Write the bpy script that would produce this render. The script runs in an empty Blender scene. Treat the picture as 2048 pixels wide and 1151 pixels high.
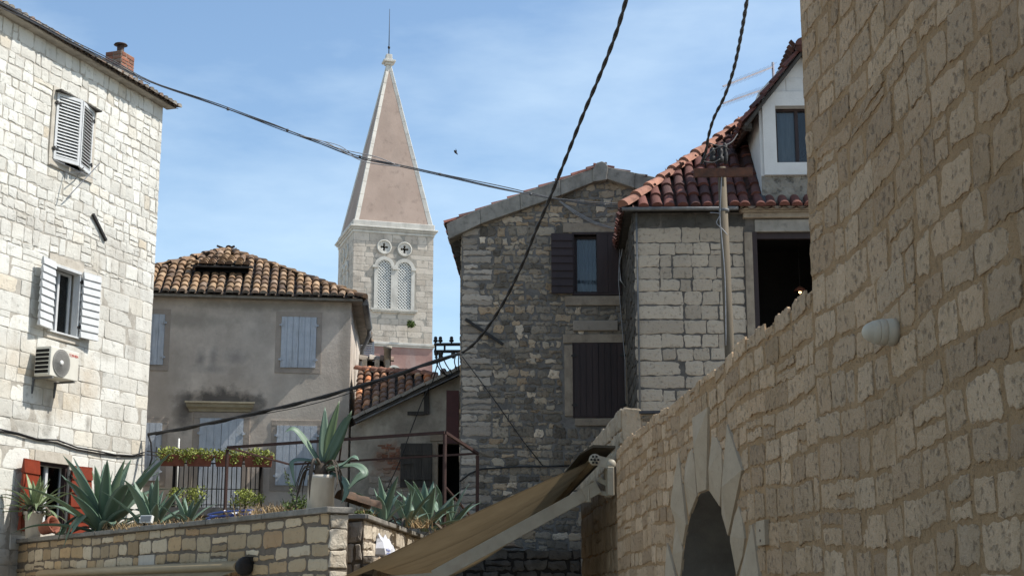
import bpy, math, random
from mathutils import Vector, Matrix
sc = bpy.context.scene
col = sc.collection
R = math.radians
rnd = random.Random(11)
U = rnd.uniform

# ------------------------------------------------------------------ camera
FPX, PITCH, EYE = 2900.0, R(12.0), 1.6          # focal length in pixels of a 2048 wide frame
cd = bpy.data.cameras.new('camera'); cam = bpy.data.objects.new('camera', cd); col.objects.link(cam)
cam.location = (0, 0, EYE); cam.rotation_euler = (R(90) + PITCH, 0, 0)
cd.sensor_width = 36; cd.lens = FPX / 2048 * 36; cd.clip_start = .1; cd.clip_end = 3000
sc.camera = cam
# ------------------------------------------------------------------ sky and sun
SUN = Vector((.62, .0, .784)).normalized()
w = bpy.data.worlds.new('World'); sc.world = w; w.use_nodes = True
wn, wl = w.node_tree.nodes, w.node_tree.links
bg = wn['Background']; bg.inputs[1].default_value = .15
sky = wn.new('ShaderNodeTexSky'); sky.sky_type = 'NISHITA'; sky.sun_disc = False
sky.sun_elevation = math.asin(SUN.z); sky.sun_rotation = math.atan2(SUN.x, SUN.y)
sky.air_density = 1.0; sky.dust_density = .9; sky.ozone_density = 1.3; sky.altitude = 10
tc = wn.new('ShaderNodeTexCoord'); mp = wn.new('ShaderNodeMapping'); mp.inputs['Scale'].default_value = (2.2, 2.2, 7)
ns = wn.new('ShaderNodeTexNoise'); ns.inputs['Scale'].default_value = 1.6; ns.inputs['Detail'].default_value = 7; ns.inputs['Roughness'].default_value = .55
rp = wn.new('ShaderNodeValToRGB'); rp.color_ramp.elements[0].position = .42; rp.color_ramp.elements[1].position = .78
rp.color_ramp.elements[1].color = (.46, .46, .46, 1)
mx = wn.new('ShaderNodeMixRGB'); mx.inputs[2].default_value = (5.2, 6.2, 6.8, 1)
wl.new(tc.outputs['Generated'], mp.inputs[0]); wl.new(mp.outputs[0], ns.inputs[0]); wl.new(ns.outputs[0], rp.inputs[0])
tn = wn.new('ShaderNodeMixRGB'); tn.blend_type = 'MULTIPLY'; tn.inputs[0].default_value = 1; tn.inputs[2].default_value = (.95, 1.01, 1.0, 1)
wl.new(sky.outputs[0], tn.inputs[1])
wl.new(rp.outputs[0], mx.inputs[0]); wl.new(tn.outputs[0], mx.inputs[1]); wl.new(mx.outputs[0], bg.inputs[0])
sd = bpy.data.lights.new('sun', 'SUN'); so = bpy.data.objects.new('sun', sd); col.objects.link(so)
sd.energy = 4.6; sd.angle = R(.53); sd.color = (1, .965, .90)
so.rotation_euler = SUN.to_track_quat('Z', 'Y').to_euler(); so.location = (20, 0, 40)
sc.view_settings.view_transform = 'Standard'; sc.view_settings.look = 'None'
sc.view_settings.exposure = .38; sc.view_settings.gamma = 1

# ------------------------------------------------------------------ pixel rays and wall frames
def ray(x, y):
    a, b = (x - 1024) / FPX, (575.5 - y) / FPX
    return Vector((a, math.cos(PITCH) - b * math.sin(PITCH), math.sin(PITCH) + b * math.cos(PITCH)))
def at(x, y, Y):
    d = ray(x, y); t = Y / d.y
    return Vector((d.x * t, Y, EYE + d.z * t))
class Frame:
    """a vertical wall plane: u along it (left to right), local y into it, z up"""
    def __init__(s, o, ang):
        s.o = Vector((o[0], o[1], 0)); s.a = ang
        s.u = Vector((math.cos(ang), math.sin(ang), 0)); s.y = Vector((-math.sin(ang), math.cos(ang), 0))
    def q(s, x, y, dep=0):
        d = ray(x, y); h = Vector((d.x, d.y, 0)); t = (dep + s.o.dot(s.y)) / h.dot(s.y)
        p = h * t
        return (p - s.o).dot(s.u), EYE + d.z * t
    def w(s, u, y, z): return s.o + s.u * u + s.y * y + Vector((0, 0, z))
    def l(s, p):
        d = Vector(p) - s.o
        return Vector((d.dot(s.u), d.dot(s.y), d.z))
W0 = Frame((0, 0), 0)
def fr(x, y, Y, ang): p = at(x, y, Y); return Frame((p.x, p.y), ang)
LW = fr(290, 900, 30, math.atan2(.947, .321))
PH = fr(703, 610, 34, R(8))
TW = fr(705, 560, 75, R(17))
SH = fr(922, 700, 28, R(-1.7))
WH = fr(1270, 600, 25, R(-1.7))
SD = fr(725, 828, 32, R(1))
PW = fr(660, 1015, 16.7, math.atan2(-.819, .574))
RW = fr(1635, 800, 7.75, math.atan2(-.9986, .052))

# ------------------------------------------------------------------ mesh builder
class MB:
    def __init__(s): s.v, s.f, s.m, s.sm = [], [], [], []
    def n(s): return len(s.v)
    def poly(s, pts, m=0, sm=False):
        i = len(s.v); s.v += [Vector(p) for p in pts]; s.f.append(list(range(i, i + len(pts)))); s.m.append(m); s.sm.append(sm)
    def face(s, idx, m=0, sm=False): s.f.append(list(idx)); s.m.append(m); s.sm.append(sm)
    def box(s, x0, x1, y0, y1, z0, z1, m=0):
        i = len(s.v)
        s.v += [Vector(p) for p in ((x0, y0, z0), (x1, y0, z0), (x1, y1, z0), (x0, y1, z0), (x0, y0, z1), (x1, y0, z1), (x1, y1, z1), (x0, y1, z1))]
        for q in ((3, 2, 1, 0), (4, 5, 6, 7), (0, 1, 5, 4), (1, 2, 6, 5), (2, 3, 7, 6), (3, 0, 4, 7)): s.face([i + k for k in q], m)
        return s
    def prism(s, outline, y0, y1, m=0):
        """outline of (x,z) extruded in y"""
        i = len(s.v); k = len(outline)
        s.v += [Vector((x, y0, z)) for x, z in outline] + [Vector((x, y1, z)) for x, z in outline]
        s.face(range(i, i + k), m); s.face(range(i + 2 * k - 1, i + k - 1, -1), m)
        for a in range(k): b = (a + 1) % k; s.face((i + a, i + k + a, i + k + b, i + b), m)
        return s
    def loft(s, rings, m=0, cap=True, sm=True, closed=True):
        i = len(s.v); k = len(rings[0])
        for r in rings: s.v += [Vector(p) for p in r]
        for j in range(len(rings) - 1):
            for a in range(k if closed else k - 1):
                b = (a + 1) % k
                s.face((i + j * k + a, i + j * k + b, i + (j + 1) * k + b, i + (j + 1) * k + a), m, sm)
        if cap and closed:
            s.face([i + k - 1 - a for a in range(k)], m); s.face([i + (len(rings) - 1) * k + a for a in range(k)], m)
        return s
    def tube(s, pts, r, n=6, m=0, sm=True):
        pts = [Vector(p) for p in pts]; rings = []; prev = None
        for k, p in enumerate(pts):
            t = (pts[min(k + 1, len(pts) - 1)] - pts[max(k - 1, 0)]).normalized()
            if prev is None: x = t.orthogonal().normalized()
            else: x = (prev - t * prev.dot(t)).normalized()
            prev = x; y = t.cross(x); rr = r[k] if isinstance(r, (list, tuple)) else r
            rings.append([p + (x * math.cos(2 * math.pi * a / n) + y * math.sin(2 * math.pi * a / n)) * rr for a in range(n)])
        return s.loft(rings, m, True, sm)
    def lathe(s, prof, c=(0, 0, 0), n=14, m=0, axis='z', sm=True):
        rings = []
        for r, h in prof:
            ring = []
            for a in range(n):
                x, y = r * math.cos(2 * math.pi * a / n), r * math.sin(2 * math.pi * a / n)
                ring.append(Vector(c) + (Vector((x, y, h)) if axis == 'z' else Vector((x, h, y)) if axis == 'y' else Vector((h, x, y))))
            rings.append(ring)
        return s.loft(rings, m, True, sm)
    def bar(s, a, b, w_, h_, m=0, up=(0, 0, 1)):
        a, b = Vector(a), Vector(b); t = (b - a).normalized(); x = t.cross(Vector(up))
        if x.length < 1e-4: x = t.orthogonal()
        x.normalize(); y = x.cross(t)
        return s.loft([[p + x * w_ / 2 * sx + y * h_ / 2 * sy for sx, sy in ((-1, -1), (1, -1), (1, 1), (-1, 1))] for p in (a, b)], m, True, False)
    def xf(s, M, i0=0):
        for k in range(i0, len(s.v)): s.v[k] = M @ s.v[k]
        return s
    def build(s, name, mats, parent=None, off=None, bevel=0):
        me = bpy.data.meshes.new(name)
        o_ = Vector(off) if off is not None else (OFF.get(root(parent).name, Vector()) if parent else Vector())
        me.from_pydata([v - o_ for v in s.v], [], s.f)
        for m_ in (mats if isinstance(mats, (list, tuple)) else [mats]): me.materials.append(m_)
        me.polygons.foreach_set('material_index', s.m); me.polygons.foreach_set('use_smooth', s.sm); me.update()
        o = bpy.data.objects.new(name, me); col.objects.link(o)
        if parent: o.parent = parent
        if bevel:
            b = o.modifiers.new('bevel', 'BEVEL'); b.width = bevel; b.segments = 2; b.limit_method = 'ANGLE'
        return o
OFF = {}
def root(o):
    while o.parent: o = o.parent
    return o
def tag(o, label, cat, group=None, kind=None):
    if label: o['label'] = label
    if cat: o['category'] = cat
    if group: o['group'] = group
    if kind: o['kind'] = kind
    return o
def thing(name, label, cat, F=W0, base=(0, 0, 0), group=None):
    """an Empty at the thing's base; its parts are modelled in the frame F's coordinates"""
    o = bpy.data.objects.new(name, None); col.objects.link(o); o.empty_display_size = .2
    o.location = F.w(*base); o.rotation_euler = (0, 0, F.a); OFF[o.name] = Vector(base)
    return tag(o, label, cat, group)
def solo(name, mb, mats, label, cat, F=W0, base=(0, 0, 0), group=None, kind=None, bevel=0):
    o = mb.build(name, mats, None, base, bevel); o.location = F.w(*base); o.rotation_euler = (0, 0, F.a)
    return tag(o, label, cat, group, kind)

# ------------------------------------------------------------------ materials
def mat(name, c1, c2=None, scale=3.0, rough=.85, bump=.3, bscale=30.0, island=0.0, ic=None, ramp=None, pits=0.0, pscale=25.0,
        streak=0.0, sscale=(3, 3, .5), scol=(.05, .045, .04), spot=None, metal=0.0, trans=0.0, spec=.3, bdist=.02, stretch=(1, 1, 1)):
    m = bpy.data.materials.new(name); m.use_nodes = True
    N, L = m.node_tree.nodes, m.node_tree.links
    b = N['Principled BSDF']; b.inputs['Roughness'].default_value = rough; b.inputs['Metallic'].default_value = metal
    b.inputs['Specular IOR Level'].default_value = spec
    t = N.new('ShaderNodeTexCoord'); mp_ = N.new('ShaderNodeMapping'); mp_.inputs['Scale'].default_value = stretch
    L.new(t.outputs['Object'], mp_.inputs[0]); co = mp_.outputs[0]
    geo = N.new('ShaderNodeNewGeometry')
    def noise(sc_, det=6, ro=.6, vec=None):
        n = N.new('ShaderNodeTexNoise'); n.inputs['Scale'].default_value = sc_; n.inputs['Detail'].default_value = det; n.inputs['Roughness'].default_value = ro
        L.new(vec if vec is not None else co, n.inputs['Vector']); return n.outputs[0]
    def remap(v, a, b_, lo=0.0, hi=1.0):
        r = N.new('ShaderNodeMapRange'); r.inputs[1].default_value = a; r.inputs[2].default_value = b_; r.inputs[3].default_value = lo; r.inputs[4].default_value = hi
        L.new(v, r.inputs[0]); return r.outputs[0]
    def mix(f, a, b_, mode='MIX'):
        x = N.new('ShaderNodeMixRGB'); x.blend_type = mode
        for k, v in enumerate((f, a, b_)):
            if hasattr(v, 'links'): L.new(v, x.inputs[k])
            elif k == 0: x.inputs[0].default_value = v
            else: x.inputs[k].default_value = (*v, 1)
        return x.outputs[0]
    c2 = c2 or tuple(v * .75 for v in c1)
    if island:
        # shift the noise for each loose piece so that no two pieces carry the same pattern
        sh = N.new('ShaderNodeVectorMath'); sh.operation = 'SCALE'; cb = N.new('ShaderNodeCombineXYZ')
        for k in range(3): L.new(geo.outputs['Random Per Island'], cb.inputs[k])
        L.new(cb.outputs[0], sh.inputs[0]); sh.inputs['Scale'].default_value = 37.0
        ad = N.new('ShaderNodeVectorMath'); L.new(co, ad.inputs[0]); L.new(sh.outputs[0], ad.inputs[1]); lco = ad.outputs[0]
    else: lco = co
    c = mix(remap(noise(scale, 7, .62, lco), .35, .65), c1, c2)
    if island:
        wn_ = N.new('ShaderNodeTexWhiteNoise'); wn_.noise_dimensions = '1D'; L.new(geo.outputs['Random Per Island'], wn_.inputs['W'])
        if ramp:
            cr = N.new('ShaderNodeValToRGB'); cr.color_ramp.interpolation = 'LINEAR'
            el = cr.color_ramp.elements
            while len(el) < len(ramp): el.new(.5)
            for k, (p, cc) in enumerate(ramp): el[k].position = p; el[k].color = (*cc, 1)
            L.new(wn_.outputs[0], cr.inputs[0]); c = mix(.75, c, cr.outputs[0])
        v = remap(geo.outputs['Random Per Island'], 0, 1, 1 - island, 1 + island)
        cv = N.new('ShaderNodeCombineXYZ')
        for k in range(3): L.new(v, cv.inputs[k])
        c = mix(1.0, c, cv.outputs[0], 'MULTIPLY')
    h = noise(bscale, 8, .65, lco)
    if pits:
        pn = noise(pscale, 5, .6, lco); pf = remap(pn, .56, .70, 0, pits); c = mix(pf, c, tuple(v * .22 for v in c1))
        mt = N.new('ShaderNodeMath'); mt.operation = 'SUBTRACT'; L.new(h, mt.inputs[0]); L.new(pf, mt.inputs[1]); h = mt.outputs[0]
    if streak:
        m2 = N.new('ShaderNodeMapping'); m2.inputs['Scale'].default_value = sscale; L.new(t.outputs['Object'], m2.inputs[0])
        c = mix(remap(noise(1.0, 8, .68, m2.outputs[0]), .5, .72, 0, streak), c, scol)
    for sp in (spot or []):
        # a stain with a place and a size of its own on the thing: centre, radii, colour, strength
        ctr, rad, scol_, stg, *soft = sp; soft = soft[0] if soft else .75
        s1 = N.new('ShaderNodeVectorMath'); s1.operation = 'SUBTRACT'; L.new(t.outputs['Object'], s1.inputs[0]); s1.inputs[1].default_value = ctr
        s2 = N.new('ShaderNodeVectorMath'); s2.operation = 'DIVIDE'; L.new(s1.outputs[0], s2.inputs[0]); s2.inputs[1].default_value = rad
        s3 = N.new('ShaderNodeVectorMath'); s3.operation = 'LENGTH'; L.new(s2.outputs[0], s3.inputs[0])
        s4 = N.new('ShaderNodeMath'); s4.operation = 'ADD'; L.new(s3.outputs['Value'], s4.inputs[0]); L.new(remap(noise(4.5, 6), .3, .7, -.3, .3), s4.inputs[1])
        c = mix(remap(s4.outputs[0], soft, 1.08, stg, 0), c, scol_)
    L.new(c, b.inputs['Base Color'])
    if bump:
        bp = N.new('ShaderNodeBump'); bp.inputs['Strength'].default_value = bump; bp.inputs['Distance'].default_value = bdist
        L.new(h, bp.inputs['Height']); L.new(bp.outputs[0], b.inputs['Normal'])
    if trans:
        tr = N.new('ShaderNodeBsdfTranslucent'); L.new(c, tr.inputs[0]); ms = N.new('ShaderNodeMixShader'); ms.inputs[0].default_value = trans
        L.new(b.outputs[0], ms.inputs[1]); L.new(tr.outputs[0], ms.inputs[2]); L.new(ms.outputs[0], N['Material Output'].inputs[0])
    return m
_ls = lambda x, y, rx, rz, c, st, f=.0: ((LW.q(x, y)[0] + 3, 0, LW.q(x, y)[1]), (rx, 3, rz), c, st, f)
LSP = [_ls(60, 440, 1.5, .55, (.36, .33, .285), .55), _ls(230, 500, .9, .5, (.38, .345, .29), .5), _ls(110, 800, .9, .5, (.42, .33, .22), .65), _ls(30, 720, .7, .5, (.44, .35, .24), .5), _ls(175, 770, .45, .7, (.42, .32, .21), .55),
       _ls(190, 560, .35, .6, (.42, .34, .235), .5), _ls(40, 850, .9, .25, (.22, .19, .15), .6), _ls(95, 845, .16, .5, (.16, .14, .115), .65), _ls(175, 850, .1, .3, (.15, .13, .11), .6), _ls(265, 690, .25, .5, (.33, .30, .26), .6), _ls(20, 1130, 1.0, .4, (.45, .36, .25), .5), _ls(60, 120, 2.6, .22, (.40, .37, .325), .5), _ls(210, 710, .5, .14, (.20, .17, .13), .5)]
m_lime = mat('white_limestone', (0.608, 0.588, 0.527), (0.529, 0.505, 0.444), 4, island=.10, ramp=[(0, (0.539, 0.514, 0.454)), (.35, (0.608, 0.588, 0.532)), (.88, (0.657, 0.642, 0.586)), (.97, (0.608, 0.559, 0.468)), (1, (0.529, 0.441, 0.322))], pits=.35, pscale=9, bump=.5, bscale=22, streak=.5, sscale=(1.5, 1.5, .35), scol=(0.333, 0.294, 0.239), spot=LSP)
m_limemortar = mat('grey_lime_mortar', (.46, .425, .365), (.33, .30, .255), 6, bump=.6, bscale=30, streak=.4, scol=(.15, .13, .11))
m_right = mat('pitted_cream_stone', (0.542, 0.371, 0.225), (0.392, 0.264, 0.153), 11, island=.14, ramp=[(0, (0.403, 0.264, 0.153)), (.4, (0.52, 0.355, 0.215)), (.75, (0.612, 0.433, 0.275)), (1, (0.496, 0.326, 0.19))], pits=.5, pscale=26, bump=1.0, bscale=42, bdist=.03, streak=.7, sscale=(1.8, 1.8, 1.8), scol=(0.336, 0.215, 0.102))
m_rightmortar = mat('sandy_mortar', (.42, .262, .13), (.33, .20, .095), 5, bump=.9, bscale=50, pits=.35, pscale=30, bdist=.03)
m_rubble = mat('grey_rubble_stone', (0.281, 0.231, 0.173), (0.14, 0.116, 0.0889), 7, island=.35, ramp=[(0, (0.115, 0.0972, 0.0785)), (.35, (0.217, 0.183, 0.142)), (.68, (0.357, 0.295, 0.219)), (.84, (0.319, 0.214, 0.121)), (1, (0.638, 0.531, 0.408))], pits=.65, pscale=13, bump=.8, bscale=20, bdist=.03)
m_rubmortar = mat('grey_cement_mortar', (0.187, 0.171, 0.154), (0.113, 0.104, 0.094), 3, bump=.7, bscale=25, pits=.3, pscale=14)
m_quoin = mat('pale_quoin_stone', (0.381, 0.33, 0.273), (0.254, 0.215, 0.176), 5, island=.2, ramp=[(0, (0.254, 0.21, 0.165)), (.5, (0.36, 0.31, 0.253)), (1, (0.445, 0.38, 0.312))], pits=.5, pscale=9, bump=.6, bscale=22)
m_white = mat('dressed_white_stone', (0.424, 0.351, 0.27), (0.339, 0.278, 0.214), 5, island=.08, ramp=[(0, (0.339, 0.278, 0.21)), (.5, (0.424, 0.351, 0.27)), (1, (0.477, 0.399, 0.308))], pits=.45, pscale=18, bump=.9, bscale=28)
m_whitemortar = mat('dark_joint', (.13, .115, .10), (.07, .062, .055), 6, bump=.5)
m_planter = mat('tan_wall_stone', (.46, .355, .225), (.34, .25, .15), 6, island=.18, ramp=[(0, (.30, .20, .105)), (.3, (.43, .335, .215)), (.65, (.55, .46, .335)), (.85, (.46, .315, .165)), (1, (.33, .20, .10))], pits=.4, pscale=14, bump=.7, bscale=28)
m_plmortar = mat('brown_joint', (0.158, 0.126, 0.0943), (0.108, 0.0851, 0.064), 6, bump=.6)
m_coping = mat('weathered_coping', (.24, .22, .19), (.14, .13, .11), 5, bump=.5, pits=.4, pscale=12, streak=.3)
m_tower = mat('tower_limestone', (0.52, 0.455, 0.379), (0.426, 0.365, 0.302), 2, island=.07, ramp=[(0, (0.437, 0.375, 0.307)), (.5, (0.53, 0.465, 0.389)), (1, (0.582, 0.515, 0.437))], pits=.5, pscale=2.6, bump=.4, bscale=10, streak=.7, sscale=(1.0, 1.0, .3), scol=(.22, .175, .14))
m_towermortar = mat('tower_joint', (.36, .33, .285), (.27, .245, .21), 3, bump=.3)
m_towertrim = mat('tower_trim', (.60, .57, .51), (.50, .47, .42), 2, bump=.3, bscale=9, streak=.5, sscale=(1.5, 1.5, .6), scol=(.15, .14, .12))
m_spire = mat('pink_plaster', (0.376, 0.285, 0.233), (0.315, 0.235, 0.19), .8, bump=.3, bscale=6, pits=.3, pscale=2.2, streak=.35, sscale=(0.784, 0.8, 0.194), scol=(0.216, 0.17, 0.142))
m_pinkwall = mat('stained_pink_plaster', (.36, .22, .185), (.26, .15, .13), 1.2, bump=.4, bscale=7, streak=.6, sscale=(1, 1, .18), scol=(.40, .36, .33))
m_tile = mat('old_roof_tile', (0.258, 0.16, 0.09), (0.138, 0.084, 0.0558), 9, island=.3, ramp=[(0, (0.086, 0.063, 0.0495)), (.3, (0.206, 0.126, 0.072)), (.6, (0.31, 0.197, 0.108)), (.85, (0.378, 0.26, 0.153)), (1, (0.189, 0.143, 0.117))], bump=.5, bscale=30, pits=.5, pscale=9)
m_tilered = mat('red_roof_tile', (0.144, 0.0511, 0.037), (0.0864, 0.034, 0.0267), 8, island=.25, ramp=[(0, (0.0396, 0.0232, 0.0215)), (.4, (0.108, 0.0408, 0.0326)), (.8, (0.158, 0.0579, 0.0415)), (1, (0.072, 0.0408, 0.037))], bump=.4, bscale=30, pits=.5, pscale=8)
m_tileridge = mat('orange_ridge_tile', (0.312, 0.152, 0.102), (0.221, 0.104, 0.0723), 8, island=.2, bump=.4, bscale=30, pits=.4, pscale=8)
m_tilemix = mat('mixed_roof_tile', (.30, .15, .08), (.18, .10, .065), 8, island=.25, ramp=[(0, (.10, .075, .06)), (.35, (.22, .12, .075)), (.55, (.19, .15, .12)), (.75, (.42, .20, .10)), (.87, (.60, .20, .07)), (1, (.55, .40, .25))], bump=.4, bscale=30, pits=.5, pscale=8)
m_tilegrey = mat('mortared_tile_end', (.30, .265, .22), (.17, .145, .115), 9, island=.3, ramp=[(0, (.16, .13, .10)), (.5, (.28, .24, .20)), (.8, (.36, .33, .29)), (1, (.33, .17, .10))], bump=.6, bscale=30, pits=.5, pscale=10)
m_pan = mat('dark_pan_tile', (.10, .07, .05), (.05, .04, .032), 8, island=.3, bump=.4)
m_panred = mat('dark_red_pan_tile', (.11, .05, .035), (.055, .03, .025), 8, island=.3, bump=.4)
m_louvre = mat('white_painted_wood', (.58, .58, .57), (.51, .51, .50), 6, rough=.5, bump=.15, bscale=40, streak=.12, sscale=(9, 9, 1.5), scol=(.4, .38, .34))
m_bluewood = mat('pale_blue_painted_wood', (0.516, 0.547, 0.585), (0.432, 0.464, 0.503), 5, rough=.6, bump=.25, bscale=30, streak=.6, sscale=(12, 12, 1.6), scol=(0.3, 0.297, 0.287))
m_brownwood = mat('dark_maroon_wood', (.040, .024, .022), (.026, .016, .015), 6, rough=.55, bump=.2, bscale=30, stretch=(1, 1, .15))
m_redwood = mat('red_painted_wood', (.215, .035, .014), (.16, .026, .011), 6, rough=.5, bump=.2, bscale=30)
m_maroon = mat('maroon_door_paint', (.085, .028, .026), (.065, .022, .02), 5, rough=.5, bump=.1)
m_oldwood = mat('grey_weathered_wood', (.075, .068, .06), (.04, .036, .032), 8, bump=.5, bscale=25, stretch=(1, 1, .12))
m_iron = mat('black_iron', (.018, .017, .017), (.03, .025, .022), 9, rough=.6, bump=.2)
m_rust = mat('rusted_red_steel', (.05, .022, .017), (.032, .015, .012), 12, rough=.75, bump=.3, bscale=60)
m_wire = mat('black_cable', (.022, .021, .021), (.035, .034, .034), 20, rough=.6, bump=.1)
m_wiregrey = mat('grey_cable', (.30, .30, .31), (.20, .20, .21), 20, rough=.5, bump=.1)
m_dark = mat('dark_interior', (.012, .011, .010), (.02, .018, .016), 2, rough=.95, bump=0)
m_trim = mat('window_stone', (.50, .455, .385), (.42, .375, .31), 6, bump=.35, bscale=30, pits=.2, pscale=12, streak=.2, scol=(.28, .23, .17))
m_trimgrey = mat('grey_window_stone', (0.318, 0.26, 0.194), (0.223, 0.176, 0.131), 5, bump=.4, bscale=30, pits=.3, pscale=12, streak=.3, scol=(0.106, 0.0833, 0.063))
m_curtain = mat('lace_curtain', (.55, .57, .60), (.42, .44, .47), 14, rough=.9, bump=.3, bscale=25, stretch=(6, 6, .3))
m_curtainblue = mat('blue_grey_curtain', (.22, .25, .30), (.14, .16, .20), 14, rough=.9, bump=.3, bscale=25, stretch=(6, 6, .3))
m_curtaingrey = mat('grey_curtain', (.36, .37, .38), (.27, .28, .30), 14, rough=.9, bump=.3, bscale=25, stretch=(6, 6, .3))
m_pvc = mat('white_plastic', (.68, .67, .63), (.64, .63, .59), 4, rough=.45, bump=.05)
m_ac = mat('cream_metal_case', (.66, .63, .55), (.60, .57, .49), 3, rough=.5, bump=.05, streak=.15, scol=(.45, .40, .32))
m_acgrille = mat('grey_fan_guard', (.26, .25, .23), (.20, .195, .18), 5, rough=.5, bump=.1)
m_redtext = mat('red_lettering', (.55, .10, .08), (.5, .09, .07), 5, bump=0)
m_terra = mat('terracotta', (.27, .095, .055), (.20, .068, .042), 8, rough=.8, bump=.2)
m_concrete = mat('grey_concrete', (0.318, 0.29, 0.251), (0.212, 0.195, 0.167), 4, bump=.5, bscale=20, pits=.3, pscale=8, streak=.55, sscale=(3, 3, .6), scol=(0.0742, 0.066, 0.0558))
m_potcream = mat('cream_pot', (.58, .535, .455), (.50, .455, .385), 5, bump=.15, streak=.4, sscale=(5, 5, .8), scol=(.30, .26, .20))
m_agave = mat('agave_leaf', (0.104, 0.158, 0.106), (0.0624, 0.107, 0.0722), 5, rough=.5, island=.22, ramp=[(0, (0.0728, 0.122, 0.0836)), (.45, (0.104, 0.158, 0.11)), (.75, (0.135, 0.194, 0.136)), (1, (0.104, 0.143, 0.0572))], bump=.15, bscale=12, spec=.4, stretch=(1, 1, .4))
m_agavedead = mat('dead_agave_leaf', (.10, .078, .058), (.05, .04, .032), 8, island=.4, bump=.5)
m_agavevar = mat('pale_striped_leaf', (.22, .26, .13), (.12, .17, .09), 14, island=.3, rough=.55, bump=.15, stretch=(3, 3, .3))
m_succ = mat('yellow_green_leaf', (.32, .34, .08), (.19, .23, .05), 20, island=.45, rough=.6, bump=.1)
m_bush = mat('bush_leaf', (.11, .15, .035), (.06, .09, .022), 20, island=.45, rough=.6, bump=.1)
m_dry = mat('dry_grass', (.33, .23, .115), (.20, .14, .075), 20, island=.4, rough=.9, bump=.1)
m_soil = mat('terrace_soil', (.17, .13, .085), (.09, .07, .048), 5, bump=.7, bscale=25)
m_fabric = mat('tan_awning_cloth', (.33, .25, .145), (.27, .20, .115), 2.5, rough=.95, bump=.3, bscale=7, trans=.2, streak=.35, sscale=(3, .5, .5), scol=(.20, .14, .07))
m_hood = mat('brown_hood_cloth', (.055, .045, .03), (.04, .033, .022), 4, bump=.1)
m_awnmetal = mat('cream_awning_metal', (.34, .295, .22), (.29, .25, .185), 5, rough=.5, bump=.1, streak=.25, sscale=(6, 6, 6), scol=(0.195, 0.101, 0.0546))
m_cassette = mat('tan_cassette', (0.36, 0.273, 0.162), (0.324, 0.246, 0.145), 4, rough=.6, bump=.05)
m_wood = mat('weathered_pole_wood', (.15, .12, .082), (.095, .075, .052), 6, bump=.4, stretch=(1, 1, .06))
m_brick = mat('chimney_brick', (.27, .105, .06), (.18, .075, .05), 8, island=.35, ramp=[(0, (.16, .075, .05)), (.5, (.28, .11, .065)), (.8, (.24, .18, .13)), (1, (.32, .29, .24))], bump=.7, streak=.5, sscale=(6, 6, 4), scol=(.13, .11, .09))
m_brickmortar = mat('chimney_mortar', (.30, .27, .22), (.19, .165, .135), 7, bump=.5)
m_flue = mat('rusty_flue', (.10, .06, .045), (.05, .035, .03), 9, rough=.7, bump=.3)
m_paper = mat('white_paper', (0.518, 0.526, 0.562), (0.461, 0.468, 0.503), 6, bump=.15)
m_bluetext = mat('blue_print', (.20, .23, .42), (.16, .19, .36), 6, bump=0)
m_blue = mat('blue_hose', (.035, .07, .24), (.03, .055, .2), 5, rough=.4, bump=0)
m_alu = mat('aluminium', (.45, .40, .40), (.38, .33, .33), 5, rough=.4, metal=.6, bump=0)
m_zinc = mat('zinc_gutter', (.17, .17, .17), (.09, .09, .09), 6, rough=.6, bump=.2)
m_lead = mat('lead_flashing', (.05, .052, .06), (.035, .036, .04), 4, rough=.7, bump=.2)
m_dorm = mat('white_render', (.60, .585, .56), (.54, .525, .50), 3, bump=.25, bscale=30, streak=.15, scol=(.35, .33, .30))
m_paving = mat('stone_paving', (.36, .33, .28), (.28, .255, .215), 2, bump=.3)
m_glass = bpy.data.materials.new('window_glass'); m_glass.use_nodes = True
_n, _l = m_glass.node_tree.nodes, m_glass.node_tree.links
_t = _n.new('ShaderNodeBsdfTransparent'); _t.inputs[0].default_value = (.72, .76, .78, 1); _g = _n.new('ShaderNodeBsdfGlossy'); _g.inputs['Roughness'].default_value = .03
_f = _n.new('ShaderNodeFresnel'); _f.inputs[0].default_value = 1.5; _m = _n.new('ShaderNodeMixShader')
_l.new(_f.outputs[0], _m.inputs[0]); _l.new(_t.outputs[0], _m.inputs[1]); _l.new(_g.outputs[0], _m.inputs[2]); _l.new(_m.outputs[0], _n['Material Output'].inputs[0])
m_bird = mat('bird_feather', (.02, .02, .022), (.035, .03, .03), 20, bump=0)
m_voussoir = mat('cut_voussoir_stone', (0.389, 0.3, 0.205), (0.332, 0.252, 0.168), 5, bump=.25, bscale=40, pits=.25, pscale=30)
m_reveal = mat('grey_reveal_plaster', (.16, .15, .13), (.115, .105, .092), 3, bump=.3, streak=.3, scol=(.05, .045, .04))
m_lampwhite = mat('white_lamp_shell', (.52, .45, .345), (.47, .405, .31), 4, rough=.6, bump=.05)
m_bulb = bpy.data.materials.new('lit_bulb'); m_bulb.use_nodes = True
_b = m_bulb.node_tree.nodes['Principled BSDF']; _b.inputs['Emission Color'].default_value = (1, .62, .25, 1); _b.inputs['Emission Strength'].default_value = 6

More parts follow.
